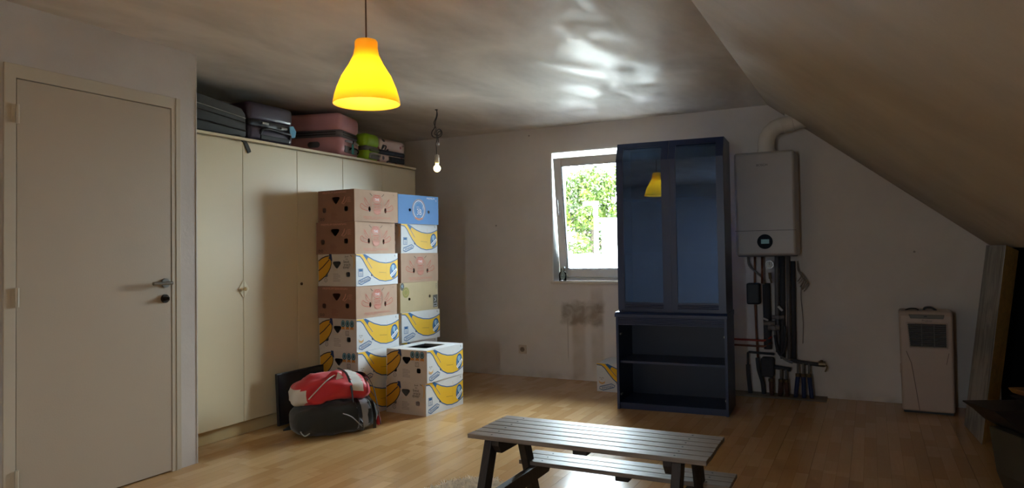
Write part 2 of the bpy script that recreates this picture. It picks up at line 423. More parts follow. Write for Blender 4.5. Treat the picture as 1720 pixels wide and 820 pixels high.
for k in range(9):
    a = k * 2.4; z = 2.4 + .3 * k
    b.tube([(0, .05, z), (.7 * math.cos(a), .7 * math.sin(a), z + .5), (1.3 * math.cos(a), 1.3 * math.sin(a), z + 1.2)], [.06, .04, .015], 6)
b.obj('trunk', M_BARK, tree, smooth=True)
ln = N('leaf_green', .55, .3); oi = ln.new('ShaderNodeTexCoord')
ln.link(ln.ramp(ln.noise(oi.outputs['Object'], 2.3, 4), [(.3, lin((24, 40, 10))), (.55, lin((60, 78, 16))), (.8, lin((104, 112, 26)))]), ln.b.inputs['Base Color'])
ln.b.inputs['Transmission Weight'].default_value = 0
rl = random.Random(4); vs, fs = [], []
clumps = []
for k in range(110):
    a = rl.uniform(0, 6.283); zz = rl.uniform(2.6, 6.6); rr = 1.75 * math.sqrt(max(.05, 1 - ((zz - 4.3) / 2.7) ** 2)) * math.sqrt(rl.random())
    clumps.append((rr * math.cos(a) * 1.15, rr * math.sin(a), zz, rl.uniform(.28, .55)))
for cx, cy, cz, cr in clumps:
    for q in range(170):
        d = Vector((rl.gauss(0, 1), rl.gauss(0, 1), rl.gauss(0, 1))).normalized() * cr * rl.uniform(.55, 1.1)
        p = Vector((cx, cy, cz)) + d; n_ = Vector((rl.gauss(0, 1), rl.gauss(0, 1), rl.gauss(0, .8) + .3)).normalized()
        u_ = n_.orthogonal().normalized(); u_ = (u_ * math.cos(q) + n_.cross(u_) * math.sin(q)); v_ = n_.cross(u_); s_ = rl.uniform(.05, .095)
        i0 = len(vs); vs += [p - u_ * s_, p + v_ * s_ * .5, p + u_ * s_, p - v_ * s_ * .5]; fs.append((i0, i0 + 1, i0 + 2, i0 + 3))
me = bpy.data.meshes.new('foliage'); me.from_pydata([tuple(v) for v in vs], [], fs); me.materials.append(ln.m)
fo = link('foliage', me, tree); fo['kind'] = 'stuff'
gnd = struct(MB().b2((-60, 7, -2.95), (40, 80, -2.8)).obj('ground', mat('street_ground', (160, 158, 150), .95, var=.1)))

# ------------------------------------------------------------------ door_1 with its frame
M_DOOR = mat('cream_door_paint', (176, 162, 144), .5, spec=.35, var=.02, vscale=2, bump=.05, bscale=120)
M_FRAME = mat('cream_frame_paint', (186, 175, 156), .5, spec=.35, var=.02)
d1 = bpy.data.objects.new('door_1', None); COL.objects.link(d1); d1.location = (XA, 0, 0); struct(d1)
MB().b2((-.032, 1.897, .008), (.008, 2.712, 2.050)).obj('door_leaf', M_DOOR, d1, bevel=.002)
b = MB()
b.prism([(1.841, 0), (1.841, 2.118), (2.774, 2.118), (2.774, 0), (2.7145, 0), (2.7145, 2.0535), (1.893, 2.0535), (1.893, 0)], lambda p: (.0005, p[0], p[1]), lambda p: (.011, p[0], p[1]))
b.obj('architrave', M_FRAME, d1, bevel=.002)
b = MB()
b.b2((-.10, 1.873, .0), (-.001, 1.893, 2.073)); b.b2((-.10, 2.7145, .0), (-.001, 2.735, 2.073)); b.b2((-.10, 1.893, 2.0535), (-.001, 2.7145, 2.073))
b.b2((-.06, 1.893, .0), (-.036, 1.905, 2.053)); b.b2((-.06, 2.70, .0), (-.036, 2.7145, 2.053))
b.obj('door_jamb', M_FRAME, d1)
MB().b2((.0115, 2.742, 0), (.014, 2.748, 2.118)).obj('frame_groove', M_FRAME, d1)
M_HINGE = mat('painted_hinge', (188, 176, 154), .4)
for z in (1.884, 1.029, .19):
    b = MB(); b.cyl((.018, 1.895, z - .045), (.018, 1.895, z + .045), .008, seg=12); b.b2((.009, 1.872, z - .04), (.012, 1.895, z + .04)); b.obj('hinge', M_HINGE, d1, smooth=False)
hd = MB(); hd.cyl((.0085, 2.672, 1.062), (.018, 2.672, 1.062), .026, seg=28); hd.cyl((.018, 2.672, 1.062), (.062, 2.672, 1.062), .010)
hd.cyl((.058, 2.682, 1.062), (.058, 2.562, 1.063), .0095)
hd.obj('door_handle', M_STEEL, d1, bevel=.001)
M_LOCK = mat('dark_lock', (70, 64, 58), .35, metal=.9)
lk = MB(); lk.cyl((.0085, 2.668, .975), (.020, 2.668, .975), .024, seg=28); lk.cyl((.020, 2.668, .975), (.034, 2.668, .975), .013); lk.box((.040, 2.668, .975), (.022, .004, .018)); lk.obj('lock_cylinder', M_LOCK, d1, bevel=.001)
# white block at the foot of the wall end, chipped corner bead
struct(MB().b2((XA, 2.884, .0), (XA + .0035, 2.8905, H)).obj('trim_1', mat('corner_bead_paint', (200, 192, 184), .6, var=.1, vscale=15)))

# ------------------------------------------------------------------ wardrobe run
M_CREAM = mat('cream_lacquer', (214, 199, 166), .38, spec=.45, var=.02, vscale=2)
M_CREAM_D = mat('cream_plinth', (206, 186, 140), .45, var=.03)
M_SHADOW = mat('seam_shadow', (84, 64, 36), .8)
wd = thing('wardrobe', 'long cream built-in wardrobe with five plain doors along the left wall', 'wardrobe', (-3.80, 2.955, 0))
WL = 2.556 + .0
b = MB(); b.b2((-.58, 0, .086), (-.022, WL, .10)); b.b2((-.58, 0, 1.965), (-.022, WL, 1.985)); b.b2((-.58, 0, .10), (-.565, WL, 1.965)); b.b2((-.565, 0, .10), (-.022, .018, 1.965)); b.b2((-.565, WL - .018, .10), (-.022, WL, 1.965))
b.obj('carcass', M_CREAM, wd)
MB().b2((-.56, 0, .0), (-.035, WL, .086)).obj('plinth', M_CREAM_D, wd, bevel=.002)
MB().b2((-.59, -.0, 1.997), (.008, WL + .01, 2.016)).b2((-.58, 0, 1.985), (-.03, WL, 1.997)).obj('top_board', M_CREAM, wd, bevel=.003)
for k in range(5):
    y0, y1 = k * .5125 + .0015, (k + 1) * .5125 - .0015
    dd = MB().b2((-.020, y0, .092), (.0, y1, 1.985)).obj('door', M_CREAM, wd, bevel=.0025)
def half_diamond(y, sgn):
    b = MB(); s_ = sgn
    P = [(y + s_ * .002, .985 + .062), (y + s_ * .048, .985), (y + s_ * .002, .985 - .062)]
    b.prism(P if s_ < 0 else P[::-1], lambda p: (.0002, p[0], p[1]), lambda p: (.005, p[0], p[1]))
    return b
M_PALE = mat('pale_handle', (226, 214, 182), .35)
for yk in (.5125,):
    for s_ in (-1, 1): half_diamond(yk, s_).obj('handle_plate', M_PALE, wd, bevel=.0025)
    b = MB(); b.cyl((.005, yk, .985), (.016, yk, .985), .007); b.sph((.022, yk, .985), .013); b.obj('knob', M_CREAM_D, wd, smooth=True)
b = MB(); b.cyl((.0, 1.060, .995), (.006, 1.060, .995), .011, seg=20); b.obj('keyhole', mat('brown_keyhole', (66, 42, 24), .4), wd)

# ------------------------------------------------------------------ suitcases on the wardrobe
ZT = 2.0165
def rcase(sx, sy, szz, bev, m, parent, name='shell', seg=4, loc=(0, 0, 0)):
    o = MB().b2((-sx / 2, -sy / 2, 0), (sx / 2, sy / 2, szz)).obj(name, m, parent, bevel=bev, seg=seg, smooth=True, loc=loc); return o
def ring(parent, name, sx, sy, z0, z1, grow, m, bev):
    """a band round a case"""
    return MB().b2((-sx / 2 - grow, -sy / 2 - grow, z0), (sx / 2 + grow, sy / 2 + grow, z1)).obj(name, m, parent, bevel=bev, seg=5, smooth=True)
M_BLK = mat('black_nylon', (34, 36, 34), .75, sheen=.3, bump=.15, bscale=400)
M_BLK2 = mat('black_plastic', (26, 26, 28), .35)
M_ZIP = mat('pale_zip', (170, 170, 164), .4, metal=.4)
G5 = 'suitcases lying on top of the wardrobe'
# 1 black soft case
c = thing('suitcase', 'black soft fabric suitcase with a pale zip line, nearest the doorway wall', 'suitcase', (-4.10, 3.24, ZT), R(2), G5)
b = MB(); b.prism([(-.31, .012), (.30, .012), (.31, .03), (.305, .175), (.27, .215), (-.29, .27), (-.31, .25)], lambda p: (-.25, p[0], p[1]), lambda p: (.25, p[0], p[1])); b.obj('body', M_BLK, c, bevel=.02, seg=3, smooth=True)
b = MB(); b.tube([(.256, -.30, .200), (.256, .0, .175), (.256, .295, .148), (.20, .312, .148), (-.2, .312, .148)], .0035, 6); b.obj('zip', M_ZIP, c)
b = MB(); b.tube([(.257, -.30, .165), (.257, .29, .118)], .004, 6); b.tube([(.257, -.30, .09), (.257, .30, .06)], .005, 6); b.obj('piping', M_BLK2, c)
b = MB()
P = smoothcurve([(.20, .17, .012), (.275, .20, .008), (.305, .235, -.03), (.312, .26, -.075), (.314, .27, -.10)], 5)
for i in range(len(P) - 1):
    p, q = P[i], P[i + 1]; w = Vector((0, .014, .006))
    vs_ = [p - w, p + w, q + w, q - w]; off = Vector((.004, 0, .004))
    A = [b.bm.verts.new(v) for v in vs_]; B = [b.bm.verts.new(v + off) for v in vs_]
    b.bm.faces.new(A[::-1]); b.bm.faces.new(B)
    for k in range(4): b.bm.faces.new((A[k], A[(k + 1) % 4], B[(k + 1) % 4], B[k]))
b.obj('hanging_strap', M_BLK, c)
for y in (-.27, .26):
    MB().cyl((.20, y, .010), (.24, y, .010), .0105, seg=14).obj('wheel', M_BLK2, c)
# 2 dark purple hard case
M_PUR = mat('dark_purple_shell', (62, 54, 70), .32, var=.06, coat=.3)
c = thing('suitcase', 'dark purple hard suitcase with black handle and blue tag', 'suitcase', (-4.10, 3.785, ZT), 0, G5)
rcase(.50, .43, .115, .035, M_PUR, c, 'lower_shell', loc=(0, 0, .008)); rcase(.50, .43, .135, .035, M_PUR, c, 'upper_shell', loc=(0, 0, .150))
ring(c, 'zip_band', .482, .412, .10, .175, 0, M_BLK2, .03)
b = MB(); b.tube(smoothcurve([(.248, -.11, .058), (.266, -.10, .092), (.270, -.02, .098), (.270, .08, .090), (.266, .16, .086), (.248, .17, .052)], 5), .010, 8); b.obj('grab_handle', M_BLK2, c, smooth=True)
b = MB(); b.b2((.245, -.11, .022), (.256, .17, .055)); b.obj('handle_recess', M_BLK2, c, bevel=.005)
for lo_, hi_ in (((.25, -.10, .13), (.262, -.04, .146)), ((.25, .08, .118), (.262, .14, .134))): MB().b2(lo_, hi_).obj('latch', M_STEEL, c, bevel=.003)
b = MB(); b.prism([(.155, .150), (.195, .158), (.225, .120), (.215, .075), (.18, .065), (.16, .10)], lambda p: (.262, p[0], p[1]), lambda p: (.268, p[0], p[1])); b.obj('luggage_tag', mat('light_blue_tag', (96, 168, 206), .5), c, bevel=.004)
for y in (-.16, .16): MB().cyl((-.245, y, .012), (-.205, y, .012), .012, seg=14).obj('wheel', M_BLK2, c)
# 3 pink hard case, turned
M_PINK = mat('dusty_pink_shell', (216, 160, 166), .38, var=.03, coat=.2)
M_GREYB = mat('grey_zip_band', (110, 108, 112), .45, bump=.2, bscale=200)
c = thing('suitcase', 'large dusty pink hard suitcase turned at an angle, with grey zip and teal tag', 'suitcase', (-3.795 - .26 * .966 - .185 * .26, 4.47 + .185 * .966 - .26 * .26, ZT), R(15), G5)
rcase(.52, .37, .155, .05, M_PINK, c, 'lower_shell', 5, loc=(0, 0, .008)); rcase(.52, .37, .155, .05, M_PINK, c, 'upper_shell', 5, loc=(0, 0, .197))
ring(c, 'zip_band', .508, .358, .135, .225, 0, M_GREYB, .045)
b = MB()
for z in (.17, .19): b.tube([(-.21, -.1805, z), (.21, -.1805, z)], .0035, 6)
for z in (.17, .19): b.tube([(.2555, -.13, z), (.2555, .13, z)], .0035, 6)
b.obj('zip_line', M_BLK2, c)
b = MB(); b.cyl((.05, -.1855, .09), (.05, -.178, .09), .024, seg=24); b.cyl((-.01, -.1855, .09), (-.01, -.178, .09), .024, seg=24); b.b2((-.01, -.187, .066), (.05, -.178, .114)); b.obj('combination_lock', M_GREYB, c)
b = MB(); b.tube(smoothcurve([(0.258, -.10, .122), (0.278, -.10, .122), (0.282, .0, .12), (0.278, .10, .118), (0.258, .10, .118)], 4), .009, 8); b.obj('grab_handle', mat('light_grey_plastic', (176, 174, 176), .4), c, smooth=True)
b = MB(); b.b2((0.256, -.12, .03), (0.264, .14, .085)); b.obj('handle_recess', M_GREYB, c, bevel=.006)
b = MB(); b.tube(smoothcurve([(0.266, -.03, .06), (0.278, -.03, .072), (0.282, .06, .075), (0.278, .11, .06), (0.266, .11, .04)], 4), .007, 8); b.obj('trolley_grip', M_BLK2, c, smooth=True)
b = MB(); b.b2((0.286, -.045, .02), (0.291, -.005, .105)); b.obj('luggage_tag', mat('teal_tag', (44, 140, 136), .5), c, bevel=.004)
MB().tube(smoothcurve([(0.288, -.025, .10), (0.295, -.02, .13), (0.282, -.015, .124)], 4), .004, 6).obj('tag_loop', M_BLK2, c)
for y in (-.14, .14): MB().cyl((-.26, y, .012), (-.22, y, .012), .012, seg=14).obj('wheel', M_BLK2, c)
# 4 lime green case
M_LIME = mat('lime_shell', (150, 196, 34), .35, coat=.2, var=.03)
c = thing('suitcase', 'lime green hard suitcase with grey zip band, partly behind the pink one', 'suitcase', (-4.10, 4.947, ZT), 0, G5)
rcase(.52, .205, .10, .045, M_LIME, c, 'lower_shell', 5, loc=(0, 0, .008)); rcase(.52, .205, .125, .045, M_LIME, c, 'upper_shell', 5, loc=(0, 0, .118))
ring(c, 'zip_band', .508, .193, .085, .140, 0, M_GREYB, .04)
b = MB(); b.b2((.252, -.05, .085), (.262, .08, .105)); b.obj('latch_plate', mat('dark_olive', (84, 96, 50), .5), c, bevel=.003)
b = MB(); b.tube(smoothcurve([(.256, -.05, .03), (.272, -.05, .062), (.276, .03, .066), (.272, .075, .060), (.256, .075, .03)], 4), .009, 8); b.obj('grab_handle', MATS['light_grey_plastic'], c, smooth=True)
b = MB(); b.b2((.253, -.06, .02), (.260, .085, .07)); b.obj('handle_recess', M_GREYB, c, bevel=.005)
for y in (-.07, .07): MB().cyl((-.25, y, .012), (-.21, y, .012), .012, seg=14).obj('wheel', M_BLK2, c)
# 5 small pale pink case with pattern
pn = N('pink_print', .5, .4); v = pn.coord(); vo = pn.new('ShaderNodeTexVoronoi'); vo.inputs['Scale'].default_value = 14; pn.link(v, vo.inputs['Vector'])
pn.link(pn.mix(pn.ramp(vo.outputs['Distance'], [(.24, g(1)), (.32, g(0))]), lin((232, 212, 210)), pn.mix(pn.ramp(vo.outputs['Color'], [(.4, g(0)), (.5, g(1))]), lin((70, 66, 84)), lin((178, 96, 104)))), pn.b.inputs['Base Color'])
M_NAVY = mat('navy_band', (34, 42, 58), .5)
c = thing('suitcase', 'small pale pink patterned suitcase with a navy band, farthest along the wardrobe', 'suitcase', (-4.08, 5.25, ZT), R(-2), G5)
rcase(.46, .38, .085, .04, pn.m, c, 'lower_shell', 5, loc=(0, 0, .008)); rcase(.46, .38, .115, .04, pn.m, c, 'upper_shell', 5, loc=(0, 0, .112))
ring(c, 'zip_band', .456, .376, .078, .128, .002, M_NAVY, .035)
b = MB(); b.b2((.224, -.06, .018), (.236, .16, .072)); b.obj('handle_pocket', mat('black_rib', (30, 32, 38), .6), c, bevel=.012, seg=3)
for z in (.032, .045, .058): MB().tube([(.237, -.04, z), (.237, .14, z)], .004, 6).obj('pocket_rib', M_NAVY, c)
b = MB(); b.tube(smoothcurve([(.226, -.15, .125), (.240, -.15, .155), (.240, -.11, .155), (.226, -.11, .125)], 4), .006, 6); b.obj('zip_puller', M_NAVY, c, smooth=True)
for y in (-.14, .14): MB().cyl((-.225, y, .012), (-.185, y, .012), .012, seg=14).obj('wheel', M_BLK2, c)

# ------------------------------------------------------------------ banana boxes
M_KRAFT = mat('kraft_brown_board', (142, 104, 84), .85, spec=.2, var=.05, vscale=9)
M_KRAFTL = mat('kraft_tan_board', (190, 160, 138), .85, spec=.2, var=.05, vscale=9)
M_WHITE = mat('white_board', (218, 220, 222), .7, spec=.3, var=.03, vscale=9)
M_GREYW = mat('greyish_white_board', (196, 184, 172), .75, spec=.25, var=.04, vscale=9)
M_BLUEB = mat('blue_board', (74, 136, 206), .6, spec=.35, var=.03)
M_BEIGE = mat('beige_board', (200, 182, 146), .85, spec=.2, var=.05, vscale=9)
INK = dict(yellow=(238, 190, 42), blue=(40, 96, 150), black=(24, 22, 26), red=(198, 78, 62), brown=(120, 70, 56), white=(236, 238, 240), navy=(36, 52, 92),
           teal=(60, 96, 104), orange=(214, 140, 48), olive=(150, 144, 66), grey=(96, 92, 84), pale=(150, 190, 214), darkline=(58, 50, 44), gold=(212, 170, 110), lightred=(204, 138, 118), purple=(140, 84, 160), amber=(206, 150, 40))
INKS = list(INK); M_INK = [mat('ink_' + k, INK[k], .6, spec=.3) for k in INKS]
BWD, BLN, BHT, BT = .380, .488, .2425, .004

class Print:
    """flat print: polygons in face coordinates (u right, v down, 0..1), in layers a hair apart"""
    def __init__(s, w, h): s.w, s.h, s.mb, s.k = w, h, MB(), 0
    def P(s, u, v): s.z = .0004 + .00012 * s.k; return (u * s.w, s.z, (1 - v) * s.h)
    def poly(s, pts, ink, lay=None):
        s.k = s.k + 1 if lay is None else lay
        s.mb.poly([s.P(*p) for p in pts], INKS.index(ink)); return s
    def stroke(s, pts, t, ink, closed=False):
        s.k += 1; Q = [Vector((p[0] * s.w, (1 - p[1]) * s.h)) for p in pts]; n = len(Q)
        L = []
        for i in range(n):
            a = Q[i - 1] if (i > 0 or closed) else Q[i]; c_ = Q[(i + 1) % n] if (i < n - 1 or closed) else Q[i]
            d_ = (c_ - a).normalized(); nn = Vector((-d_.y, d_.x)) * t / 2; L.append((Q[i] + nn, Q[i] - nn))
        z = .0004 + .00012 * s.k
        for i in range(n if closed else n - 1):
            A, B = L[i], L[(i + 1) % n]
            s.mb.poly([(A[0].x, z, A[0].y), (A[1].x, z, A[1].y), (B[1].x, z, B[1].y), (B[0].x, z, B[0].y)], INKS.index(ink))
        return s
    def oval(s, u, v, ru, rv, ink, n=20, rot=0):
        s.poly([(u + ru * math.cos(2 * math.pi * k / n) * math.cos(rot) - rv * math.sin(2 * math.pi * k / n) * math.sin(rot) * (s.h / s.w), v + rv * math.sin(2 * math.pi * k / n) * math.cos(rot) + ru * math.cos(2 * math.pi * k / n) * math.sin(rot) * (s.w / s.h)) for k in range(n)], ink); return s
    def oring(s, u, v, ru, rv, t, ink, n=28):
        return s.stroke([(u + ru * math.cos(2 * math.pi * k / n), v + rv * math.sin(2 * math.pi * k / n)) for k in range(n)], t, ink, True)
    def text(s, txt, u, v, hh, wid, ink, rot=0.0):
        """centre at u,v; cap height hh and width wid in face fractions"""
        s.k += 1
        cu = bpy.data.curves.new('t', 'FONT'); cu.body = txt; cu.align_x = 'CENTER'; cu.align_y = 'CENTER'; cu.resolution_u = 2
        o = bpy.data.objects.new('t', cu); me = bpy.data.meshes.new_from_object(o)
        xs = [w_.co.x for w_ in me.vertices]; ys = [w_.co.y for w_ in me.vertices]
        sx = wid * s.w / max(1e-6, max(xs) - min(xs)); sy = hh * s.h / max(1e-6, max(ys) - min(ys))
        cx, cy = (max(xs) + min(xs)) / 2, (max(ys) + min(ys)) / 2
        M_ = Matrix.Translation((u * s.w, .0004 + .00012 * s.k, (1 - v) * s.h)) @ Matrix.Rotation(-rot, 4, 'Y') @ Matrix(((sx, 0, 0, -cx * sx), (0, 0, 1, 0), (0, sy, 0, -cy * sy), (0, 0, 0, 1)))
        s.mb.mesh(me, M_, INKS.index(ink)); bpy.data.objects.remove(o); bpy.data.curves.remove(cu); bpy.data.meshes.remove(me); return s
    def lines(s, u, v, w, n, dv, ink):
        for i in range(n): s.stroke([(u, v + i * dv), (u + w * (1 if i % 3 else .75), v + i * dv)], .0022, ink)
        return s

def banana_side(variant):
    p = Print(BLN, BHT)
    lower = [(.0, .06), (.09, .08), (.15, .18), (.21, .34), (.29, .53), (.41, .74), (.54, .85), (.68, .89), (.82, .87), (.94, .80), (1, .74)]
    upper = [(1, .18), (.92, .24), (.82, .29), (.70, .31), (.55, .28), (.40, .20), (.28, .10), (.19, .02), (.08, .015), (.0, .015)]
    p.poly(lower + upper, 'yellow')
    p.stroke(lower, .0075, 'blue'); p.stroke(upper[:-2], .0075, 'blue')
    p.poly([(.15, .015), (.21, .03), (.29, .10), (.26, .15), (.245, .22), (.215, .15)], 'blue')
    p.stroke([(.245, .20), (.30, .32), (.36, .46)], .004, 'blue')
    p.oval(.885, .56, .088, .25, 'blue', rot=.12); p.oring(.885, .55, .06, .17, .004, 'pale')
    p.oval(.88, .47, .03, .10, 'pale'); p.poly([(.80, .70), (.96, .48), (.985, .56), (.83, .78)], 'white'); p.stroke([(.83, .72), (.96, .55)], .005, 'blue')
    p.stroke([(.52, .59), (.70, .62)], .002, 'brown'); p.stroke([(.705, .15), (.705, .88)], .0012, 'amber')
    if variant == 0:
        p.stroke([(.055, .47), (.15, .47), (.15, .70), (.055, .70)], .005, 'blue', True); p.poly([(.065, .48), (.14, .48), (.14, .55), (.065, .55)], 'blue'); p.lines(.075, .60, .06, 3, .035, 'blue')
    else:
        p.text('FUN', .09, .52, .045, .075, 'grey'); p.lines(.065, .57, .05, 1, .03, 'grey')
        p.poly([(.03 + .0, .60), (.06, .66), (.10, .68), (.14, .65), (.155, .59), (.145, .70), (.10, .745), (.05, .71)], 'gold')
    L = [(.055, .83), (.27, .71), (.33, .77), (.31, .83), (.11, .95), (.045, .90)]
    p.stroke(L, .006, 'blue', True); p.text('BANANAS', .19, .83, .085, .20, 'blue', rot=.22)
    p.text('K', .93, .075, .07, .03, 'grey')
    return p
def banana_end(variant):
    p = Print(BWD, BHT)
    p.poly([(0, .21), (.10, .12), (.20, .07), (.29, .05), (.345, .20), (.355, .30), (.33, .42), (.27, .56), (.19, .68), (.09, .78), (0, .86)], 'amber')
    p.stroke([(0, .21), (.10, .12), (.20, .07), (.29, .05)], .008, 'darkline')
    p.stroke([(0, .52), (.12, .40), (.22, .27), (.30, .17)], .008, 'darkline')
    p.stroke([(.35, .19), (.355, .30), (.33, .42), (.27, .56), (.19, .68), (.09, .78), (0, .86)], .008, 'darkline')
    p.poly([(.29, .0), (.36, .0), (.385, .24), (.36, .19), (.345, .23), (.32, .16), (.27, .13), (.30, .08)], 'navy')
    p.oring(.20, .81, .04, .06, .003, 'grey'); p.text('A', .20, .81, .05, .03, 'grey')
    p.lines(.40, .62, .19, 6, .045, 'grey'); p.lines(.42, .49, .12, 1, .04, 'gold')
    if variant == 0:
        for t, u, v, h_, w_ in (('Just', .77, .085, .065, .10), ('the', .77, .155, .045, .055), ('best', .765, .235, .085, .15), ('snack', .785, .325, .08, .18), ('ever', .765, .42, .075, .18)):
            p.text(t, u, v, h_, w_, 'black')
        p.poly([(.90, .05), (.94, .12), (.955, .25), (.945, .38), (.92, .49), (.965, .40), (.985, .26), (.975, .13), (.93, .04)], 'gold')
        p.stroke([(.87, .04), (.91, .08)], .004, 'darkline')
    else:
        for k, u in enumerate((.655, .775, .895)):
            p.oval(u, .15, .055, .11, 'teal'); p.oring(u, .14, .035, .07, .003, 'pale'); p.lines(u - .03, .15, .06, 2, .04, 'darkline')
            p.poly([(u - .04, .25), (u + .04, .25), (u + .045, .34), (u, .30), (u - .045, .34)], 'orange'); p.oring(u, .29, .02, .03, .0025, 'brown')
        p.stroke([(.73, .38), (.81, .38), (.81, .50), (.73, .50)], .004, 'darkline', True); p.lines(.745, .42, .05, 2, .04, 'darkline')
    return p
def brown_end():
    p = Print(BWD, BHT)
    p.text('PREMIUM BANANAS', .46, .075, .06, .66, 'lightred')
    for k in range(3): p.stroke([(.66 + .015 * k, .42 - .02 * k), (.70 + .01 * k, .38 - .03 * k), (.735, .30 - .02 * k), (.745, .22)], .005, 'lightred')
    p.stroke([(.66, .42), (.72, .45), (.79, .36), (.80, .27)], .004, 'lightred')
    for t, v in (('THE', .25), ('GOOD', .31), ('ONE', .37)): p.lines(.82, v, .10, 2, .025, 'lightred')
    p.oring(.08, .90, .022, .035, .0035, 'darkline'); p.oring(.15, .90, .022, .035, .0035, 'darkline')
    p.lines(.37, .72, .17, 6, .04, 'brown')
    return p
def brown_side():
    p = Print(BLN, BHT)
    # crowned badge
    p.oval(.50, .285, .085, .10, 'lightred'); p.oring(.50, .29, .10, .135, .003, 'red')
    for du in (-.06, -.02, .02, .06): p.oring(.50 + du, .185, .022, .045, .0028, 'red')
    p.text('THE', .50, .29, .075, .10, 'white')
    for du in (-1, 1):
        p.stroke([(.5 + du * .10, .22), (.5 + du * .125, .36), (.5 + du * .13, .52), (.5 + du * .10, .62)], .004, 'lightred')
        p.stroke([(.5 + du * .13, .25), (.5 + du * .15, .40), (.5 + du * .145, .55)], .003, 'lightred')
        p.stroke([(.5 + du * .11, .18), (.5 + du * .165, .10)], .004, 'darkline')
        # banana wing: two curved outlines
        p.stroke([(.5 + du * .20, .50), (.5 + du * .25, .46), (.5 + du * .28, .36), (.5 + du * .29, .24), (.5 + du * .265, .30), (.5 + du * .23, .38)], .003, 'red')
        p.stroke([(.5 + du * .19, .56), (.5 + du * .28, .52), (.5 + du * .345, .44), (.5 + du * .37, .47), (.5 + du * .38, .55), (.5 + du * .34, .61), (.5 + du * .25, .65), (.5 + du * .18, .66)], .0035, 'red')
        p.stroke([(.5 + du * .20, .61), (.5 + du * .29, .575), (.5 + du * .36, .53)], .0028, 'lightred'); p.stroke([(.5 + du * .17, .48), (.5 + du * .22, .40), (.5 + du * .27, .27)], .0028, 'red')
    p.stroke([(.41, .44), (.59, .44), (.585, .61), (.415, .61)], .003, 'red', True); p.stroke([(.42, .46), (.58, .46), (.575, .59), (.425, .59)], .0018, 'lightred', True)
    p.text('GOOD', .50, .525, .09, .135, 'red')
    p.poly([(.42, .65), (.58, .65), (.56, .71), (.50, .745), (.44, .71)], 'lightred'); p.stroke([(.41, .64), (.59, .64), (.57, .72), (.50, .76), (.43, .72)], .003, 'red', True)
    p.text('PREMIUM BANANAS', .50, .865, .075, .62, 'lightred')
    p.stroke([(.21, .915), (.50, .915)], .0012, 'red')
    p.text('Y', .89, .11, .05, .025, 'grey')
    return p
def blue_side():
    p = Print(BLN, BHT)
    p.oring(.50, .50, .135, .31, .006, 'white'); p.oring(.50, .50, .16, .36, .004, 'gold'); p.oring(.5, .5, .105, .25, .0025, 'pale')
    p.text('3B', .51, .58, .20, .12, 'white'); p.lines(.44, .40, .09, 2, .05, 'white'); p.stroke([(.60, .38), (.60, .48)], .004, 'white')
    p.poly([(.42, .76), (.50, .80), (.58, .77), (.60, .83), (.50, .86), (.40, .82)], 'lightred')
    p.text('PREMIUM', .80, .085, .06, .20, 'white'); p.text('S', .94, .15, .06, .02, 'white')
    return p
def blue_end():
    p = Print(BWD, BHT); p.oring(.5, .5, .16, .3, .006, 'white'); return p
def beige_side():
    p = Print(BLN, BHT)
    p.oval(.05, .13, .05, .13, 'grey'); p.stroke([(.03, .08), (.07, .16)], .005, 'pale'); p.stroke([(.065, .06), (.035, .15)], .004, 'pale')
    p.oval(.14, .33, .085, .18, 'olive'); p.oring(.14, .33, .05, .10, .003, 'gold')
    p.poly([(.86, .50), (.985, .48), (.985, .92), (.865, .93)], 'grey'); p.stroke([(.90, .58), (.94, .66), (.90, .72)], .005, 'white'); p.stroke([(.88, .80), (.96, .79), (.96, .88), (.88, .89)], .0035, 'white', True)
    p.stroke([(.94, .10), (.975, .10), (.975, .16), (.94, .16)], .003, 'grey', True); p.stroke([(.94, .20), (.975, .20), (.975, .26), (.94, .26)], .003, 'grey', True)
    return p
def beige_end():
    p = Print(BWD, BHT); p.oval(.2, .3, .08, .15, 'olive'); return p

def panel_mesh(w, h, holes, m):
    """board with real cut-outs, in the xz plane, thickness along y"""
    cu = bpy.data.curves.new('p', 'CURVE'); cu.dimensions = '2D'; cu.fill_mode = 'BOTH'; cu.extrude = BT / 2
    def spl(pts):
        sp = cu.splines.new('POLY'); sp.points.add(len(pts) - 1); sp.use_cyclic_u = True
        for q, (a, b_) in zip(sp.points, pts): q.co = (a * w, (1 - b_) * h, 0, 1)
    spl([(0, 0), (1, 0), (1, 1), (0, 1)])
    for hpts in holes: spl(hpts)
    o = bpy.data.objects.new('p', cu); me = bpy.data.meshes.new_from_object(o)
    me.transform(Matrix(((1, 0, 0, 0), (0, 0, -1, BT / 2), (0, 1, 0, 0), (0, 0, 0, 1)))); me.materials.clear(); me.materials.append(m)
    bpy.data.objects.remove(o); bpy.data.curves.remove(cu); return me
def ov(u, v, ru, rv, n=14): return [(u + ru * math.cos(2 * math.pi * k / n), v + rv * math.sin(2 * math.pi * k / n)) for k in range(n)]
def rsq(u, v, ru, rv): return [(u - ru, v - rv * .6), (u - ru * .6, v - rv), (u + ru * .6, v - rv), (u + ru, v - rv * .6), (u + ru, v + rv * .6), (u + ru * .6, v + rv), (u - ru * .6, v + rv), (u - ru, v + rv * .6)]
SHIELD = [(.395, .25), (.43, .225), (.57, .225), (.605, .25), (.60, .31), (.53, .43), (.51, .445), (.49, .445), (.47, .43), (.40, .31)]
H_BS = [ov(.36, .64, .022, .075), ov(.71, .62, .022, .075)]
H_BE = [SHIELD, rsq(.20, .64, .052, .075), rsq(.80, .635, .052, .075)]
H_KS = [ov(.33, .60, .028, .085), ov(.70, .62, .028, .085)]
H_KE = [[(u, v - .01) for u, v in SHIELD], rsq(.17, .62, .048, .075), rsq(.78, .60, .05, .078)]
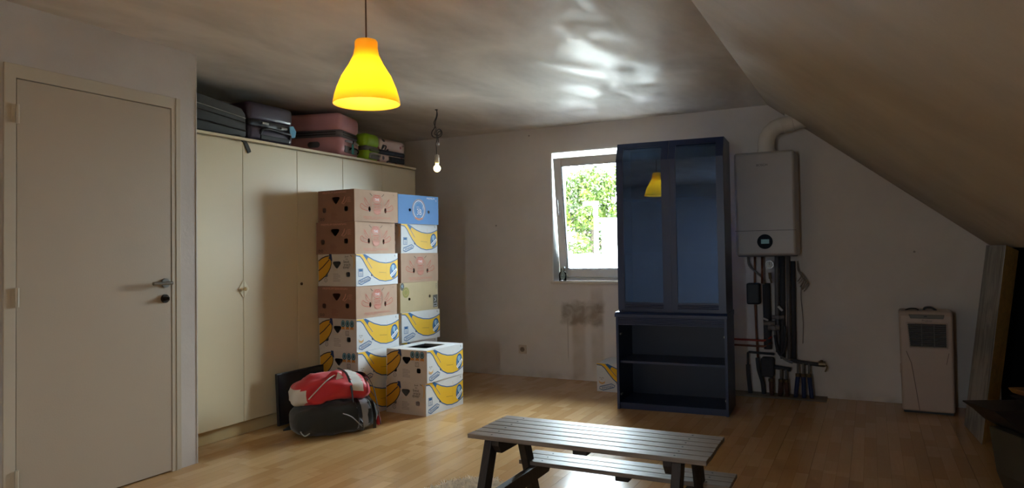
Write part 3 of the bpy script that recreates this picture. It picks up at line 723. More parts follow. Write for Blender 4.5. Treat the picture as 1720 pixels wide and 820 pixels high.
H_U = [ov(.28, .52, .028, .055), ov(.745, .56, .028, .055)]
H_G = [ov(.23, .56, .028, .05), ov(.77, .52, .028, .05)]
STY = {
 'white_text': (M_WHITE, M_GREYW, banana_side(0), banana_end(0), H_BS, H_BE, M_WHITE),
 'white_stickers': (M_WHITE, M_GREYW, banana_side(1), banana_end(1), H_BS, H_BE, M_WHITE),
 'white_mixed': (M_WHITE, M_GREYW, banana_side(0), banana_end(1), H_BS, H_BE, M_WHITE),
 'brown': (M_KRAFTL, M_KRAFT, brown_side(), brown_end(), H_KS, H_KE, M_KRAFTL),
 'blue': (M_BLUEB, M_BLUEB, blue_side(), blue_end(), H_U, H_U, M_BLUEB),
 'beige': (M_BEIGE, M_BEIGE, beige_side(), beige_end(), H_G, H_G, M_BEIGE),
}
BOXM = {}
for k, (ms, mend, ps, pe, hs, he, mt) in STY.items():
    lid = MB(); x0, y0 = BWD / 2 - BT - .0008, BLN / 2 - BT - .0008
    for lo, hi in (((-x0, -y0), (x0, -.13)), ((-x0, .13), (x0, y0)), ((-x0, -.13), (-.10, .13)), ((.10, -.13), (x0, .13))):
        lid.b2((lo[0], lo[1], BHT - .0045), (hi[0], hi[1], BHT - .0005))
    BOXM[k] = dict(side=panel_mesh(BLN, BHT - .001, hs, ms), end=panel_mesh(BWD - 2 * BT - .0006, BHT - .001, he, mend),
                   sp=ps.mb.data('side_print', M_INK, norm=False), ep=pe.mb.data('end_print', M_INK, norm=False),
                   lid=lid.data('lid', mt), shut=MB().b2((-x0, -y0, BHT - .0045), (x0, y0, BHT - .0005)).data('lid', mt), bot=MB().b2((-x0, -y0, .001), (x0, y0, .005)).data('bottom', M_KRAFTL))
def flip_print(me):      # print meshes were laid out facing +y; the panel's outside is -y
    me.transform(Matrix.Diagonal((1, -1, 1, 1)))
for k in BOXM: flip_print(BOXM[k]['sp']); flip_print(BOXM[k]['ep'])
M_HOLE_SHADE = mat('hole_shade_black', (20, 19, 20), .95, spec=.1)  # black that stands in for shade inside the open box
def carton(style, corner, z, rz, label, group, orient=0, is_open=False):
    """corner: floor position of the front right edge (+x,-y); rz rotation; orient 1 turns the long printed side to -y"""
    q = BOXM[style]
    if orient == 0: lc = Vector((BWD / 2, -BLN / 2, 0))
    else: lc = Vector((-BLN / 2, -BWD / 2, 0))
    ctr = Vector((corner[0], corner[1], z)) - Matrix.Rotation(rz, 3, 'Z') @ lc
    t = thing('banana_box', label, 'cardboard box', ctr, rz - (R(90) if orient else 0), group)
    sA = link('side_panel', q['side'], t, loc=(BWD / 2, -BLN / 2, .0005), rot=(0, 0, R(90))); o_ = link('side_print', q['sp'], sA); o_['kind'] = 'stuff'
    link('side_panel', q['side'], t, loc=(-BWD / 2, BLN / 2, .0005), rot=(0, 0, R(-90)))
    eA = link('end_panel', q['end'], t, loc=(-BWD / 2 + BT + .0003, -BLN / 2, .0005)); pr = link('end_print', q['ep'], eA); pr['kind'] = 'stuff'; pr.scale = ((BWD - 2 * BT) / BWD, 1, 1)
    link('end_panel', q['end'], t, loc=(BWD / 2 - BT - .0003, BLN / 2, .0005), rot=(0, 0, R(180)))
    link('lid', q['lid' if is_open else 'shut'], t)
    if is_open: MB().b2((-BWD / 2 + .02, -BLN / 2 + .02, .006), (BWD / 2 - .02, BLN / 2 - .02, .205)).obj('shade_filler', M_HOLE_SHADE, t, bevel=.01)  # block added inside so the cut-outs show dark
    else: pass
    link('bottom', q['bot'], t)
    return t
GM, GR, GF = 'boxes in the tall left stack', 'boxes in the tall right stack', 'boxes in the low front stack'
main = [('white_stickers', 'white banana box at the very bottom of the left stack, half hidden by bags', -1.6, 0, 0),
        ('white_stickers', 'white banana box with round stickers, second from bottom of left stack', -2.0, .0, .0),
        ('white_stickers', 'white banana box with stickers just under the lower brown box, left stack', -3.0, -.012, .0),
        ('brown', 'brown banana box between two white ones in the left stack', -1.5, -.016, .002),
        ('white_text', 'white banana box reading just the best snack ever, middle of left stack', -2.5, -.012, .0),
        ('brown', 'brown banana box second from the top of the left stack, pale patch on end', -.5, -.022, .004),
        ('brown', 'brown banana box on the very top of the left stack', -4.5, -.018, -.004)]
for k, (st, lb, rz, dx, dy) in enumerate(main):
    carton(st, (-3.392 + dx, 4.163 + dy), k * .2425, R(rz), lb, GM)
right = [('white_mixed', 'banana box hidden at the bottom of the right stack', -4, .0, 0), ('white_mixed', 'banana box second from bottom of right stack, behind the low boxes', -4, 0, 0),
         ('white_text', 'white banana box just above the low front stack, in the right stack', -6.0, .012, .0), ('beige', 'plain beige box with olive oval print in the right stack', -5.5, .0, .0),
         ('brown', 'pale brown banana box in the middle of the right stack', -5.0, -.0, .015), ('white_text', 'white banana box directly under the blue box', -4.0, -.0, .02),
         ('blue', 'bright blue box on top of the right stack', -9.0, -.012, -.0)]
for k, (st, lb, rz, dx, dy) in enumerate(right):
    carton(st, (-3.412 + dx, 4.722 + dy), k * .2425, R(rz), lb, GR)
carton('white_text', (-2.965, 4.412), 0, R(-3.0), 'white banana box on the floor under the open one, low front stack', GF)
carton('white_stickers', (-2.955, 4.415), .2425, R(-2.0), 'open-topped white banana box on top of the low front stack', GF, is_open=True)
carton('white_stickers', (-2.135, 5.80), 0, R(1.0), 'white banana box peeking out from behind the blue cabinet', None, orient=1)

# ------------------------------------------------------------------ monitor leaning by the wardrobe
c = thing('monitor', 'black flat computer monitor on the floor against the wardrobe, beside the boxes', 'monitor', (-3.70, 3.90, 0), R(90))
M_SCREEN = mat('black_screen', (12, 13, 16), .22)
rotm = Matrix.Rotation(R(-3), 3, 'X')
MB().box((0, 0, .205), (.47, .022, .36), 0, rotm).obj('screen_housing', M_BLK2, c, bevel=.004)
MB().box((0, -.0125, .208), (.452, .003, .335), 0, rotm).obj('screen', M_SCREEN, c)
MB().b2((-.015, .0, .006), (.015, .018, .06)).obj('stand_neck', M_BLK2, c)
b = MB(); b.prism([(-.24, -.06), (-.20, -.09), (-.05, -.015), (.05, -.015), (.20, -.09), (.22, -.06), (.05, .03), (-.05, .03)], lambda p: (p[0], p[1], .0), lambda p: (p[0], p[1], .008)); b.obj('stand_foot', M_BLK2, c)

# ------------------------------------------------------------------ sports bags
def blob(name, mats, parent, sx, sy, szz, e=.55, seed=1, amp=.012, nu=56, nv=28, fmat=None, bend=0.0, freq=9):
    from mathutils import noise
    mb = MB(); vs_ = []
    def sp(c_, p): return math.copysign(abs(c_) ** p, c_)
    for i in range(nv + 1):
        ph = -math.pi / 2 + math.pi * i / nv; rowv = []
        for k in range(nu):
            th = 2 * math.pi * k / nu
            x_ = sp(math.cos(ph), e) * sp(math.cos(th), e); y_ = sp(math.cos(ph), e) * sp(math.sin(th), e); z_ = sp(math.sin(ph), e)
            p = Vector((x_ * sx, y_ * sy, z_ * szz))
            d_ = noise.noise(p * freq + Vector((seed, 0, 0))) * amp + noise.noise(p * freq * 2.7 + Vector((0, seed, 0))) * amp * .5
            rdg = 1 - abs(noise.noise(p * freq * 1.3 + Vector((0, 0, seed)))) * 2
            p += Vector((x_, y_, z_)).normalized() * (d_ + max(0, rdg) * amp * .6)
            p.z += bend * (p.x / sx) ** 2
            rowv.append(mb.bm.verts.new(p))
        vs_.append(rowv)
    for i in range(nv):
        for k in range(nu):
            try:
                f = mb.bm.faces.new((vs_[i][k], vs_[i][(k + 1) % nu], vs_[i + 1][(k + 1) % nu], vs_[i + 1][k]))
                if fmat: f.material_index = fmat(f.calc_center_median())
            except ValueError: pass
    bmesh.ops.remove_doubles(mb.bm, verts=mb.bm.verts, dist=.0005)
    return mb.obj(name, mats, parent, smooth=True)
def strap(pts, w, t, nrm=(0, 0, 1)):
    P = smoothcurve(pts, 6); b = MB(); rows = []
    for i, p in enumerate(P):
        tg = (P[min(i + 1, len(P) - 1)] - P[max(i - 1, 0)]).normalized(); nn = Vector(nrm); nn = (nn - tg * nn.dot(tg)).normalized(); sd = tg.cross(nn)
        rows.append([b.bm.verts.new(p + sd * w / 2 * a + nn * t / 2 * c_) for a, c_ in ((-1, -1), (1, -1), (1, 1), (-1, 1))])
    for A, B in zip(rows, rows[1:]):
        for k in range(4): b.bm.faces.new((A[k], A[(k + 1) % 4], B[(k + 1) % 4], B[k]))
    b.bm.faces.new(rows[0][::-1]); b.bm.faces.new(rows[-1]); return b
M_RED = mat('red_nylon', (196, 30, 44), .5, sheen=.2, bump=.1, bscale=300)
M_BAGW = mat('white_nylon', (206, 202, 196), .55, bump=.1, bscale=300)
M_BAGG = mat('silver_grey_nylon', (148, 150, 160), .5, bump=.1, bscale=300)
BA = math.atan2(.48, .27)
c = thing('sports_bag', 'black sports bag with silver-grey end panel lying on the floor', 'bag', (-3.31, 3.80, 0), BA)
o = blob('body', [M_BLK, M_BAGG], c, .285, .155, .105, .62, 3, .014, fmat=lambda p: 1 if .12 < p.x < .20 and p.z > -.09 else 0); o.location = (0, 0, .109)
strap([(.13, -.168, .02), (.125, -.172, .11), (.12, -.13, .20), (.12, .0, .226), (.12, .12, .2), (.125, .168, .1)], .028, .004, (0, 0, 1)).obj('shoulder_strap', M_BLK2, c)
strap([(.225, -.165, .02), (.225, -.168, .11), (.22, -.12, .20), (.215, .0, .222)], .022, .004, (0, 0, 1)).obj('side_strap', M_BLK2, c)
MB().tube(smoothcurve([(.0, -.172, .15), (.06, -.176, .12), (.12, -.174, .06), (.15, -.170, .03)], 5), .0035, 6).obj('piping', M_BAGG, c)
b = MB(); b.sph((.296, -.06, .045), (.018, .03, .035)); b.obj('red_tab', M_RED, c, smooth=True)
MB().tube(smoothcurve([(-.25, -.10, .05), (-.27, -.13, .06), (-.25, -.15, .035), (-.22, -.16, .05)], 5), .004, 6).obj('zip_pull', M_ZIP, c)
c = thing('sports_bag', 'red sports bag with white panels slumped on top of the black bag', 'bag', (-3.335, 3.79, .212), BA + .05)
def redf(p):
    if p.x < -.205 and p.z < .012: return 1
    if .095 < p.x < .175 and p.z > -.03: return 1
    return 0
o = blob('body', [M_RED, M_BAGW], c, .265, .150, .085, .68, 11, .022, fmat=redf, bend=-.035, freq=8); o.location = (0, 0, .098)
strap([(.09, -.175, .0), (.085, -.16, .10), (.08, -.09, .185), (.08, .05, .205)], .014, .004, (0, 0, 1)).obj('dark_piping', M_BLK2, c)
strap([(.20, .02, .155), (.235, -.06, .15), (.255, -.13, .09), (.265, -.165, .0), (.275, -.185, -.10), (.285, -.19, -.17)], .034, .004, (1, -.6, 0.2)).obj('hanging_strap', M_BLK2, c)
b = MB(); b.tube(smoothcurve([(-.06, -.10, .165), (-.02, -.11, .20), (.03, -.10, .19), (.03, -.04, .195)], 5), [.02 if False else .016] * 16, 8); b.obj('fold', M_RED, c, smooth=True)
b = MB(); b.prism([(-.01, .155), (.005, .205), (.045, .165)], lambda p: (p[0], -.128, p[1]), lambda p: (p[0], -.122, p[1])); b.obj('brand_tab', M_BAGW, c)
MB().tube(smoothcurve([(-.20, -.13, .05), (-.16, -.155, .10), (-.08, -.15, .165), (.0, -.11, .192)], 5), .004, 6).obj('piping', M_BAGW, c)

# ------------------------------------------------------------------ pendant lamp and bare bulb
LX, LY, LZ = -1.872, 2.369, 1.835
c = thing('pendant_lamp', 'lit yellow bell-shaped pendant lamp hanging from the ceiling', 'lamp', (LX, LY, H))
M_IVORY = mat('ivory_plastic', (222, 206, 176), .4)
MB().lathe([(0.012, -.046), (.036, -.043), (.052, -.028), (.056, -.0), (.0, -.0005)], 32).obj('ceiling_rose', M_IVORY, c, smooth=True)
zb = LZ - H
MB().cyl((0, 0, -.045), (.0, 0, zb + .272), .0035, seg=10).obj('cord', mat('brown_cord', (110, 84, 58), .6), c)
ln_ = N('yellow_shade', .45, .4)
out = ln_.nt.nodes['Material Output']
tl = ln_.new('ShaderNodeBsdfTranslucent'); tl.inputs['Color'].default_value = lin((255, 226, 100))
ln_.b.inputs['Base Color'].default_value = lin((248, 212, 84))
ln_.b.inputs['Emission Color'].default_value = lin((255, 196, 60)); ln_.b.inputs['Emission Strength'].default_value = .05
mx = ln_.new('ShaderNodeMixShader'); mx.inputs[0].default_value = .55
ln_.link(ln_.b.outputs[0], mx.inputs[1]); ln_.link(tl.outputs[0], mx.inputs[2]); ln_.link(mx.outputs[0], out.inputs[0])
pr = [(.010, .270), (.043, .268), (.0475, .262), (.0475, .235), (.053, .205), (.072, .165), (.103, .115), (.124, .065), (.134, .03), (.140, .0)]
prof = []
pi = [(max(r - .0025, .008), z - (.0025 if i < 2 else 0)) for i, (r, z) in enumerate(pr)]
MB().lathe(pr + [(.1385, -.001)] + pi[::-1], 56, (0, 0, zb)).obj('lamp_shade', ln_.m, c, smooth=True)
MB().cyl((0, 0, zb + .18), (0, 0, zb + .268), .022, seg=18).obj('socket', M_IVORY, c)
M_BULB = mat('lit_bulb', (255, 240, 200), .3, emit=(255, 214, 140), estr=4.0)
MB().sph((0, 0, zb + .145), (.026, .026, .036), 0).obj('light_bulb', M_BULB, c, smooth=True)
l = bpy.data.lights.new('pendant_light', 'POINT'); l.energy = 1.3; l.color = (1, .90, .66); l.shadow_soft_size = .03
lo = bpy.data.objects.new('pendant_light', l); COL.objects.link(lo); lo.location = (LX, LY, LZ + .085)

BX, BY = -3.198, 4.962
c = thing('bare_bulb', 'bare lit light bulb hanging on a tangled dark wire by the back wall', 'lamp', (BX, BY, H))
M_WIRE = mat('dark_wire', (58, 58, 60), .5)
MB().cyl((0, 0, -.006), (0, 0, 0), .012, seg=12).obj('ceiling_hook', M_WIRE, c)
wp = [(0, 0, 0), (.008, 0, -.05), (-.018, .01, -.10), (-.02, .0, -.15), (-.04, -.01, -.185), (-.045, 0, -.215), (-.015, .01, -.235), (.03, .012, -.225), (.052, 0, -.195), (.035, -.01, -.170), (.005, -.006, -.180), (-.005, .002, -.21), (.0, .004, -.25), (-.005, 0, -.29), (0, 0, -.38)]
MB().tube(smoothcurve(wp, 5), .0042, 7).obj('wire', M_WIRE, c, smooth=True)
wp2 = [(.002, .006, 0), (-.006, .006, -.06), (-.026, .0, -.11), (-.012, .01, -.16), (-.03, .014, -.20), (.01, .012, -.215), (.04, .0, -.205), (.03, .01, -.18), (.0, .01, -.20), (.012, .004, -.25), (.012, 0, -.285)]
MB().tube(smoothcurve(wp2, 5), .0036, 6).obj('loose_wire', M_WIRE, c, smooth=True)
MB().b2((-.002, -.006, -.30), (.022, .008, -.278)).obj('wire_connector', mat('clear_connector', (196, 196, 200), .3), c, bevel=.003)
MB().lathe([(.004, -.375), (.018, -.382), (.0195, -.40), (.0195, -.445), (.016, -.450), (0, -.450)], 24).obj('socket', mat('white_socket', (214, 208, 196), .4), c, smooth=True)
b = MB(); b.sph((0, 0, -.492), .0295); b.cyl((0, 0, -.47), (0, 0, -.449), .015, .013, seg=16); b.obj('light_bulb', mat('glowing_bulb', (255, 236, 190), .3, emit=(255, 222, 150), estr=6.0), c, smooth=True)

# ------------------------------------------------------------------ blue display cabinet
M_BLUE = mat('dark_blue_lacquer', (24, 44, 88), .34, spec=.5, var=.05, vscale=3)
M_BLUE2 = mat('dark_blue_inside', (20, 38, 66), .45, var=.05)
sg = N('smoked_glass', .03, .5); out = sg.nt.nodes['Material Output']
tr = sg.new('ShaderNodeBsdfTransparent'); tr.inputs['Color'].default_value = (.30, .42, .62, 1)
gs = sg.new('ShaderNodeBsdfGlossy'); gs.inputs['Roughness'].default_value = .015; gs.inputs['Color'].default_value = (.36, .58, 1, 1)
fr = sg.new('ShaderNodeFresnel'); fr.inputs['IOR'].default_value = 1.65; mx = sg.new('ShaderNodeMixShader')
sg.link(sg.math('MAXIMUM', fr.outputs[0], .20), mx.inputs[0]); sg.link(tr.outputs[0], mx.inputs[1]); sg.link(gs.outputs[0], mx.inputs[2]); sg.link(mx.outputs[0], out.inputs[0])
CA = R(3.2); CWL = .82; CDP = .43
c = thing('display_cabinet', 'tall dark blue cabinet with two smoked glass doors above an open shelf unit', 'cabinet', (-1.756, 5.207, 0), CA)
t = .02; z1 = .64
MB().b2((0, 0, 0), (t, CDP, .70)).obj('side_panel', M_BLUE, c, bevel=.002)
MB().b2((CWL - t, 0, 0), (CWL, CDP, .70)).obj('side_panel', M_BLUE, c, bevel=.002)
MB().b2((t, .01, .03), (CWL - t, CDP - .012, .05)).obj('bottom_panel', M_BLUE, c)
MB().b2((t, .025, 0), (CWL - t, .045, .03)).obj('kick_board', M_BLUE, c)
MB().b2((t, CDP - .012, .0), (CWL - t, CDP, .70)).obj('back_panel', M_BLUE2, c)
MB().b2((t, .045, .345), (CWL - t, CDP - .014, .363)).obj('shelf', M_BLUE, c, bevel=.001)
b = MB(); b.b2((t, .004, z1), (CWL - t, .03, .70))
for k in range(5): b.cyl((t, .004, z1 + .008 + k * .011), (CWL - t, .004, z1 + .008 + k * .011), .0042, seg=10)
b.obj('fluted_rail', M_BLUE, c)
b = MB(); b.prism([(-.006, .70), (-.006, .722), (.012, .738), (CDP, .738), (CDP, .70)], lambda p: (-.008, p[0], p[1]), lambda p: (CWL + .004, p[0], p[1])); b.obj('middle_top', M_BLUE, c, bevel=.002)
M_HNG = mat('nickel', (170, 170, 168), .3, metal=1)
for x_ in (t, CWL - t):
    for z_ in (.10, .56):
        s_ = 1 if x_ < .4 else -1
        MB().b2((x_, .03, z_), (x_ + s_ * .008, .075, z_ + .014)).obj('hinge_plate', M_HNG, c, bevel=.002)
# upper part: profile with the sloped front top
ux0, ux1 = .020, CWL - .002; uf, ub = .028, CDP - .02
ZA, ZB, ZC = .738, 1.885, 2.035; FS = .062
def uprof(): return [(uf, ZA), (uf, ZB), (uf + FS, ZC), (ub, ZC), (ub, ZA)]
for x0_, x1_ in ((ux0, ux0 + t), (ux1 - t, ux1)):
    b = MB(); b.prism(uprof(), lambda p: (x0_, p[0], p[1]), lambda p: (x1_, p[0], p[1])); b.obj('upper_side_panel', M_BLUE, c, bevel=.002)
MB().b2((ux0 + t, uf + FS, ZC - .02), (ux1 - t, ub, ZC)).obj('upper_top_panel', M_BLUE, c)
MB().b2((ux0 + t, uf + .02, ZA), (ux1 - t, ub, ZA + .018)).obj('upper_bottom_panel', M_BLUE, c)
MB().b2((ux0 + t, ub - .012, ZA + .018), (ux1 - t, ub, ZC - .02)).obj('upper_back_panel', M_BLUE2, c)
for z_ in (1.17, 1.60): MB().b2((ux0 + t, uf + .07, z_), (ux1 - t, ub - .012, z_ + .018)).obj('upper_shelf', M_BLUE, c)
xm = (ux0 + ux1) / 2
def ufront(z_, off=0.0):
    y_ = uf if z_ <= ZB else uf + FS * (z_ - ZB) / (ZC - ZB)
    return y_ + off
def slab(mb, x0_, x1_, za, zb_, y0_, y1_):
    zs = [za] + ([ZB] if za < ZB < zb_ else []) + [zb_]
    P = [(ufront(z_) + y0_, z_) for z_ in zs] + [(ufront(z_) + y1_, z_) for z_ in zs[::-1]]
    mb.prism(P, lambda p: (x0_, p[0], p[1]), lambda p: (x1_, p[0], p[1]))
for x0_, x1_ in ((ux0 + .001, xm - .001), (xm + .001, ux1 - .001)):
    dr = MB(); st = .052
    slab(dr, x0_, x0_ + st, ZA + .02, ZC - .004, -.022, -.001); slab(dr, x1_ - st, x1_, ZA + .02, ZC - .004, -.022, -.001)
    slab(dr, x0_ + st, x1_ - st, ZC - .045, ZC - .004, -.022, -.001); slab(dr, x0_ + st, x1_ - st, ZA + .02, ZA + .075, -.022, -.001)
    for k in range(3): dr.cyl((x0_ + st, uf - .022, ZA + .032 + k * .012), (x1_ - st, uf - .022, ZA + .032 + k * .012), .004, seg=8)
    do = dr.obj('door', M_BLUE, c)
    gp = MB(); slab(gp, x0_ + st - .004, x1_ - st + .004, ZA + .072, ZC - .042, -.013, -.009); gp.obj('pane', sg.m, do)
MB().b2((xm - .010, uf - .0245, ZA + .02), (xm + .012, uf - .0225, ZB)).obj('door_cover_strip', M_BLUE, c)

# ------------------------------------------------------------------ wall socket
c = thing('wall_socket', 'small square power socket low on the back wall', 'socket', (-3.053, D - .0005, .262))
M_SOCK = mat('socket_plastic', (200, 186, 170), .4)
MB().b2((-.042, -.010, -.042), (.042, 0, .042)).obj('cover_plate', M_SOCK, c, bevel=.003)
b = MB(); b.cyl((0, -.0115, 0), (0, -.0095, 0), .024, seg=28); b.obj('socket_well', mat('socket_dark', (140, 122, 106), .5), c)
b = MB(); b.cyl((-.009, -.013, 0), (-.009, -.0115, 0), .003, seg=10); b.cyl((.009, -.013, 0), (.009, -.0115, 0), .003, seg=10); b.cyl((0, -.016, .009), (0, -.0115, .009), .003, seg=10); b.obj('contact', M_BLK2, c)

# ------------------------------------------------------------------ boiler, flue, pipes
M_BOIL = mat('boiler_white', (176, 172, 170), .35, var=.02)
c = thing('boiler', 'white wall-hung gas boiler with round dark display', 'boiler', (-.742, D - .001, 1.148))
MB().b2((-.228, -.345, 0), (.228, 0, .825)).obj('casing', M_BOIL, c, bevel=.022, seg=4)
MB().b2((-.2285, -.3462, .198), (.2285, -.34, .2015)).obj('seam', mat('grey_seam', (70, 70, 72), .6), c)
b = MB(); b.cyl((-.002, -.3525, .112), (-.002, -.344, .112), .058, seg=40); b.obj('display_ring', mat('dark_navy_plastic', (14, 24, 38), .6, spec=.2), c, bevel=.003)
MB().b2((-.030, -.3545, .096), (.030, -.3520, .130)).obj('display_screen', mat('teal_lcd', (72, 112, 116), .3, emit=(70, 120, 124), estr=.05), c)
pt = bpy.data.curves.new('t', 'FONT'); pt.body = 'BOSCH'; pt.size = .026; pt.align_x = 'CENTER'; pt.extrude = .0004
o = bpy.data.objects.new('t', pt); me = bpy.data.meshes.new_from_object(o); me.transform(Matrix.Translation((-.012, -.3462, .71)) @ Matrix.Rotation(R(90), 4, 'X')); me.materials.clear(); me.materials.append(mat('logo_grey', (60, 60, 64), .4))
bpy.data.objects.remove(o); bpy.data.curves.remove(pt); link('logo', me, c)
b = MB(); b.b2((-.21, -.32, -.006), (.21, -.04, .0)); b.obj('base_tray', mat('dark_underside', (60, 60, 62), .6), c)
c = thing('flue_pipe', 'white boiler flue elbow leading up into the sloped ceiling', 'pipe', (-.735, 6.03, 1.9735))
M_FLUE = mat('flue_white', (226, 220, 210), .45, var=.05, vscale=10)
b = MB(); b.tube(smoothcurve([(0, 0, .0), (0, .0, .08), (.02, 0, .15), (.075, .01, .205), (.15, .02, .225), (.21, .02, .235)], 6), .063, 24); b.obj('elbow', M_FLUE, c, smooth=True)
b = MB(); b.cyl((0, 0, .0), (0, 0, .03), .07, seg=28); b.cyl((.115, .014, .214), (.130, .016, .219), .067, seg=28); b.obj('collar', M_FLUE, c)
b = MB(); b.cyl((.20, .02, .235), (.345, .02, .26), .062, .062, seg=28); b.sph((.24, .02, .262), (.07, .06, .07)); b.cyl((.17, .02, .23), (.16, .02, .33), .02); b.obj('wall_tee', M_FLUE, c, smooth=False)

# pipework under the boiler: each run its own part of one thing
M_COP = mat('dull_copper', (116, 74, 58), .42, metal=.7, var=.15, vscale=20)
M_REDP = mat('red_pipe', (150, 52, 42), .5)
M_GREYP = mat('grey_insulation', (62, 64, 70), .85, bump=.3, bscale=60)
M_GREYL = mat('grey_plastic_pipe', (112, 108, 108), .5)
M_BRASS = mat('dull_brass', (120, 104, 80), .38, metal=.8)
def PX(px, py, y=6.17): return (-.996 + (px - 1240) * .00473 + max(0, px - 1300) * .00006 - (py - 430) * .00008, y, 1.148 - (py - 430) * .00496 + (px - 1240) * .00002)
c = thing('boiler_pipework', 'tangle of copper and grey pipes with valves below the boiler', 'pipes', (0, 0, 0))
def pipe(name, pts, r, m, y=6.17, seg=10, curve=True):
    P = [PX(a, b_, y) if len((a, b_)) == 2 else a for a, b_ in pts]
    P = [(max(-1.2, p[0]), p[1], max(p[2], .012)) for p in P]
    return MB().tube(smoothcurve(P, 4) if curve and len(P) > 2 else P, r, seg).obj(name, m, c, smooth=True)
pipe('copper_pipe', [(1268, 432), (1268, 500), (1270, 560), (1272, 600)], .009, M_COP)
pipe('copper_pipe', [(1258, 432), (1260, 446), (1272, 458), (1281, 466), (1284, 478)], .009, M_GREYL, 6.13)
pipe('copper_pipe', [(1282, 432), (1282, 476)], .009, M_COP, 6.10)
pipe('insulated_pipe', [(1287, 476), (1288, 530), (1289, 585)], .030, M_GREYP, 6.16)
pipe('grey_pipe', [(1304, 432), (1304, 520), (1305, 590)], .017, M_GREYL, 6.18)
pipe('insulated_pipe', [(1313, 432), (1313, 600)], .020, M_GREYP, 6.17)
pipe('grey_pipe', [(1322, 432), (1323, 600)], .014, M_GREYL, 6.18)
pipe('insulated_pipe', [(1330, 440), (1331, 605)], .018, M_GREYP, 6.17)
pipe('hose', [(1302, 552), (1304, 575), (1310, 592), (1320, 600), (1330, 604)], .010, M_GREYL, 6.10)
pipe('hose', [(1318, 545), (1319, 575), (1312, 592), (1306, 584), (1302, 560)], .009, M_GREYP, 6.09)
for y_, m_ in ((570, M_REDP), (579.5, M_COP)):
    pipe('supply_pipe', [(1232, y_), (1282, y_ + 1), (1286, y_), (1296, y_ - 6)], .0085, m_, 6.14, curve=False)
pipe('branch_pipe', [(1256, 616), (1256, 592), (1258, 591), (1300, 593)], .010, M_GREYP, 6.15, curve=False)
pipe('branch_hose', [(1256, 612), (1257, 632), (1260, 662)], .017, M_GREYP, 6.15)
pipe('branch_hose', [(1272, 600), (1274, 620), (1280, 640), (1282, 668)], .016, M_GREYP, 6.15)
def PXY(px, py, y): return PX(px, py, y)
b = MB(); b.box(PXY(1267, 493, 6.13), (.105, .085, .175)); b.obj('control_box', mat('matt_black_box', (24, 30, 40), .5), c, bevel=.014, seg=3)
p = PXY(1295, 445, 6.06); b = MB(); b.cyl((p[0], p[1], p[2]), (p[0], p[1] + .03, p[2]), .033, seg=28); b.obj('pressure_gauge', mat('gauge_rim', (150, 150, 150), .3, metal=.6), c)
b = MB(); b.cyl((p[0], p[1] - .002, p[2]), (p[0], p[1] - .0005, p[2]), .028, seg=28); b.obj('gauge_face', mat('gauge_white', (226, 226, 222), .5), c)
b = MB(); b.b2((p[0] - .002, p[1] - .004, p[2] - .003), (p[0] + .002, p[1] - .0025, p[2] + .022)); b.obj('gauge_needle', M_BLK2, c)
b = MB(); q = PXY(1295, 458, 6.08); b.cyl(q, (q[0] + .004, q[1], q[2] - .05), .012, seg=12); b.cyl((q[0] + .004, q[1], q[2] - .05), (q[0] + .012, q[1], q[2] - .085), .008, seg=12); b.obj('relief_valve', M_BRASS, c)
for (a, b_, r_) in ((1294, 541, .020), (1301, 548, .024), (1308, 531, .018)):
    q = PXY(a, b_, 6.09); bb = MB(); bb.cyl((q[0] - .045, q[1], q[2]), (q[0] + .045, q[1], q[2]), r_, seg=14); bb.cyl((q[0], q[1] - .04, q[2]), (q[0], q[1] + .02, q[2]), r_ * .7, seg=12); bb.obj('valve_body', M_GREYL, c)
q = PXY(1312, 516, 6.06); MB().box(q, (.05, .02, .02), 0, Matrix.Rotation(R(50), 3, 'Y')).obj('valve_lever', mat('white_lever', (200, 200, 198), .4), c, bevel=.004)
q = PXY(1288, 534, 6.06); MB().box(q, (.05, .018, .014), 0, Matrix.Rotation(R(20), 3, 'Y')).obj('valve_lever', MATS['white_lever'], c, bevel=.004)
# manifolds with hose rows
pipe('manifold_bar', [(1326, 600), (1340, 603), (1378, 606)], .016, M_GREYP, 6.12, curve=False)
q = PXY(1374, 604, 6.11); b = MB(); b.cyl((q[0] - .02, q[1], q[2]), (q[0] + .03, q[1], q[2]), .022, seg=14); b.cyl(q, (q[0], q[1], q[2] + .03), .010); b.tube(smoothcurve([(q[0] + .02, q[1], q[2]), (q[0] + .04, q[1], q[2] - .02), (q[0] + .025, q[1], q[2] - .06)], 4), .006, 6); b.obj('drain_valve', M_BRASS, c)
M_BHOSE = mat('blue_hose', (30, 48, 92), .5)
M_BRH = mat('brown_hose', (84, 54, 44), .6)
for a0, a1, m_ in ((1338, 1334, M_BHOSE), (1346, 1347, M_BHOSE), (1355, 1359, M_BHOSE)):
    pipe('manifold_outlet', [(a0, 605), (a0, 622)], .009, M_GREYL, 6.11)
    pipe('manifold_hose', [(a0, 622), ((a0 + a1) / 2, 640), (a1, 660)], .017, m_, 6.11)
    q = PXY(a0, 623, 6.095); MB().cyl((q[0], q[1], q[2] - .012), (q[0], q[1], q[2] + .012), .019, seg=12).obj('hose_clip', M_BRASS, c)
q0, q1 = PXY(1278, 598, 6.12), PXY(1300, 630, 6.20); MB().b2((q0[0], 6.10, q1[2]), (q1[0], 6.20, q0[2])).obj('pump_housing', M_GREYP, c, bevel=.02, seg=3)
pipe('manifold_bar', [(1300, 613), (1326, 616)], .017, M_GREYP, 6.13)
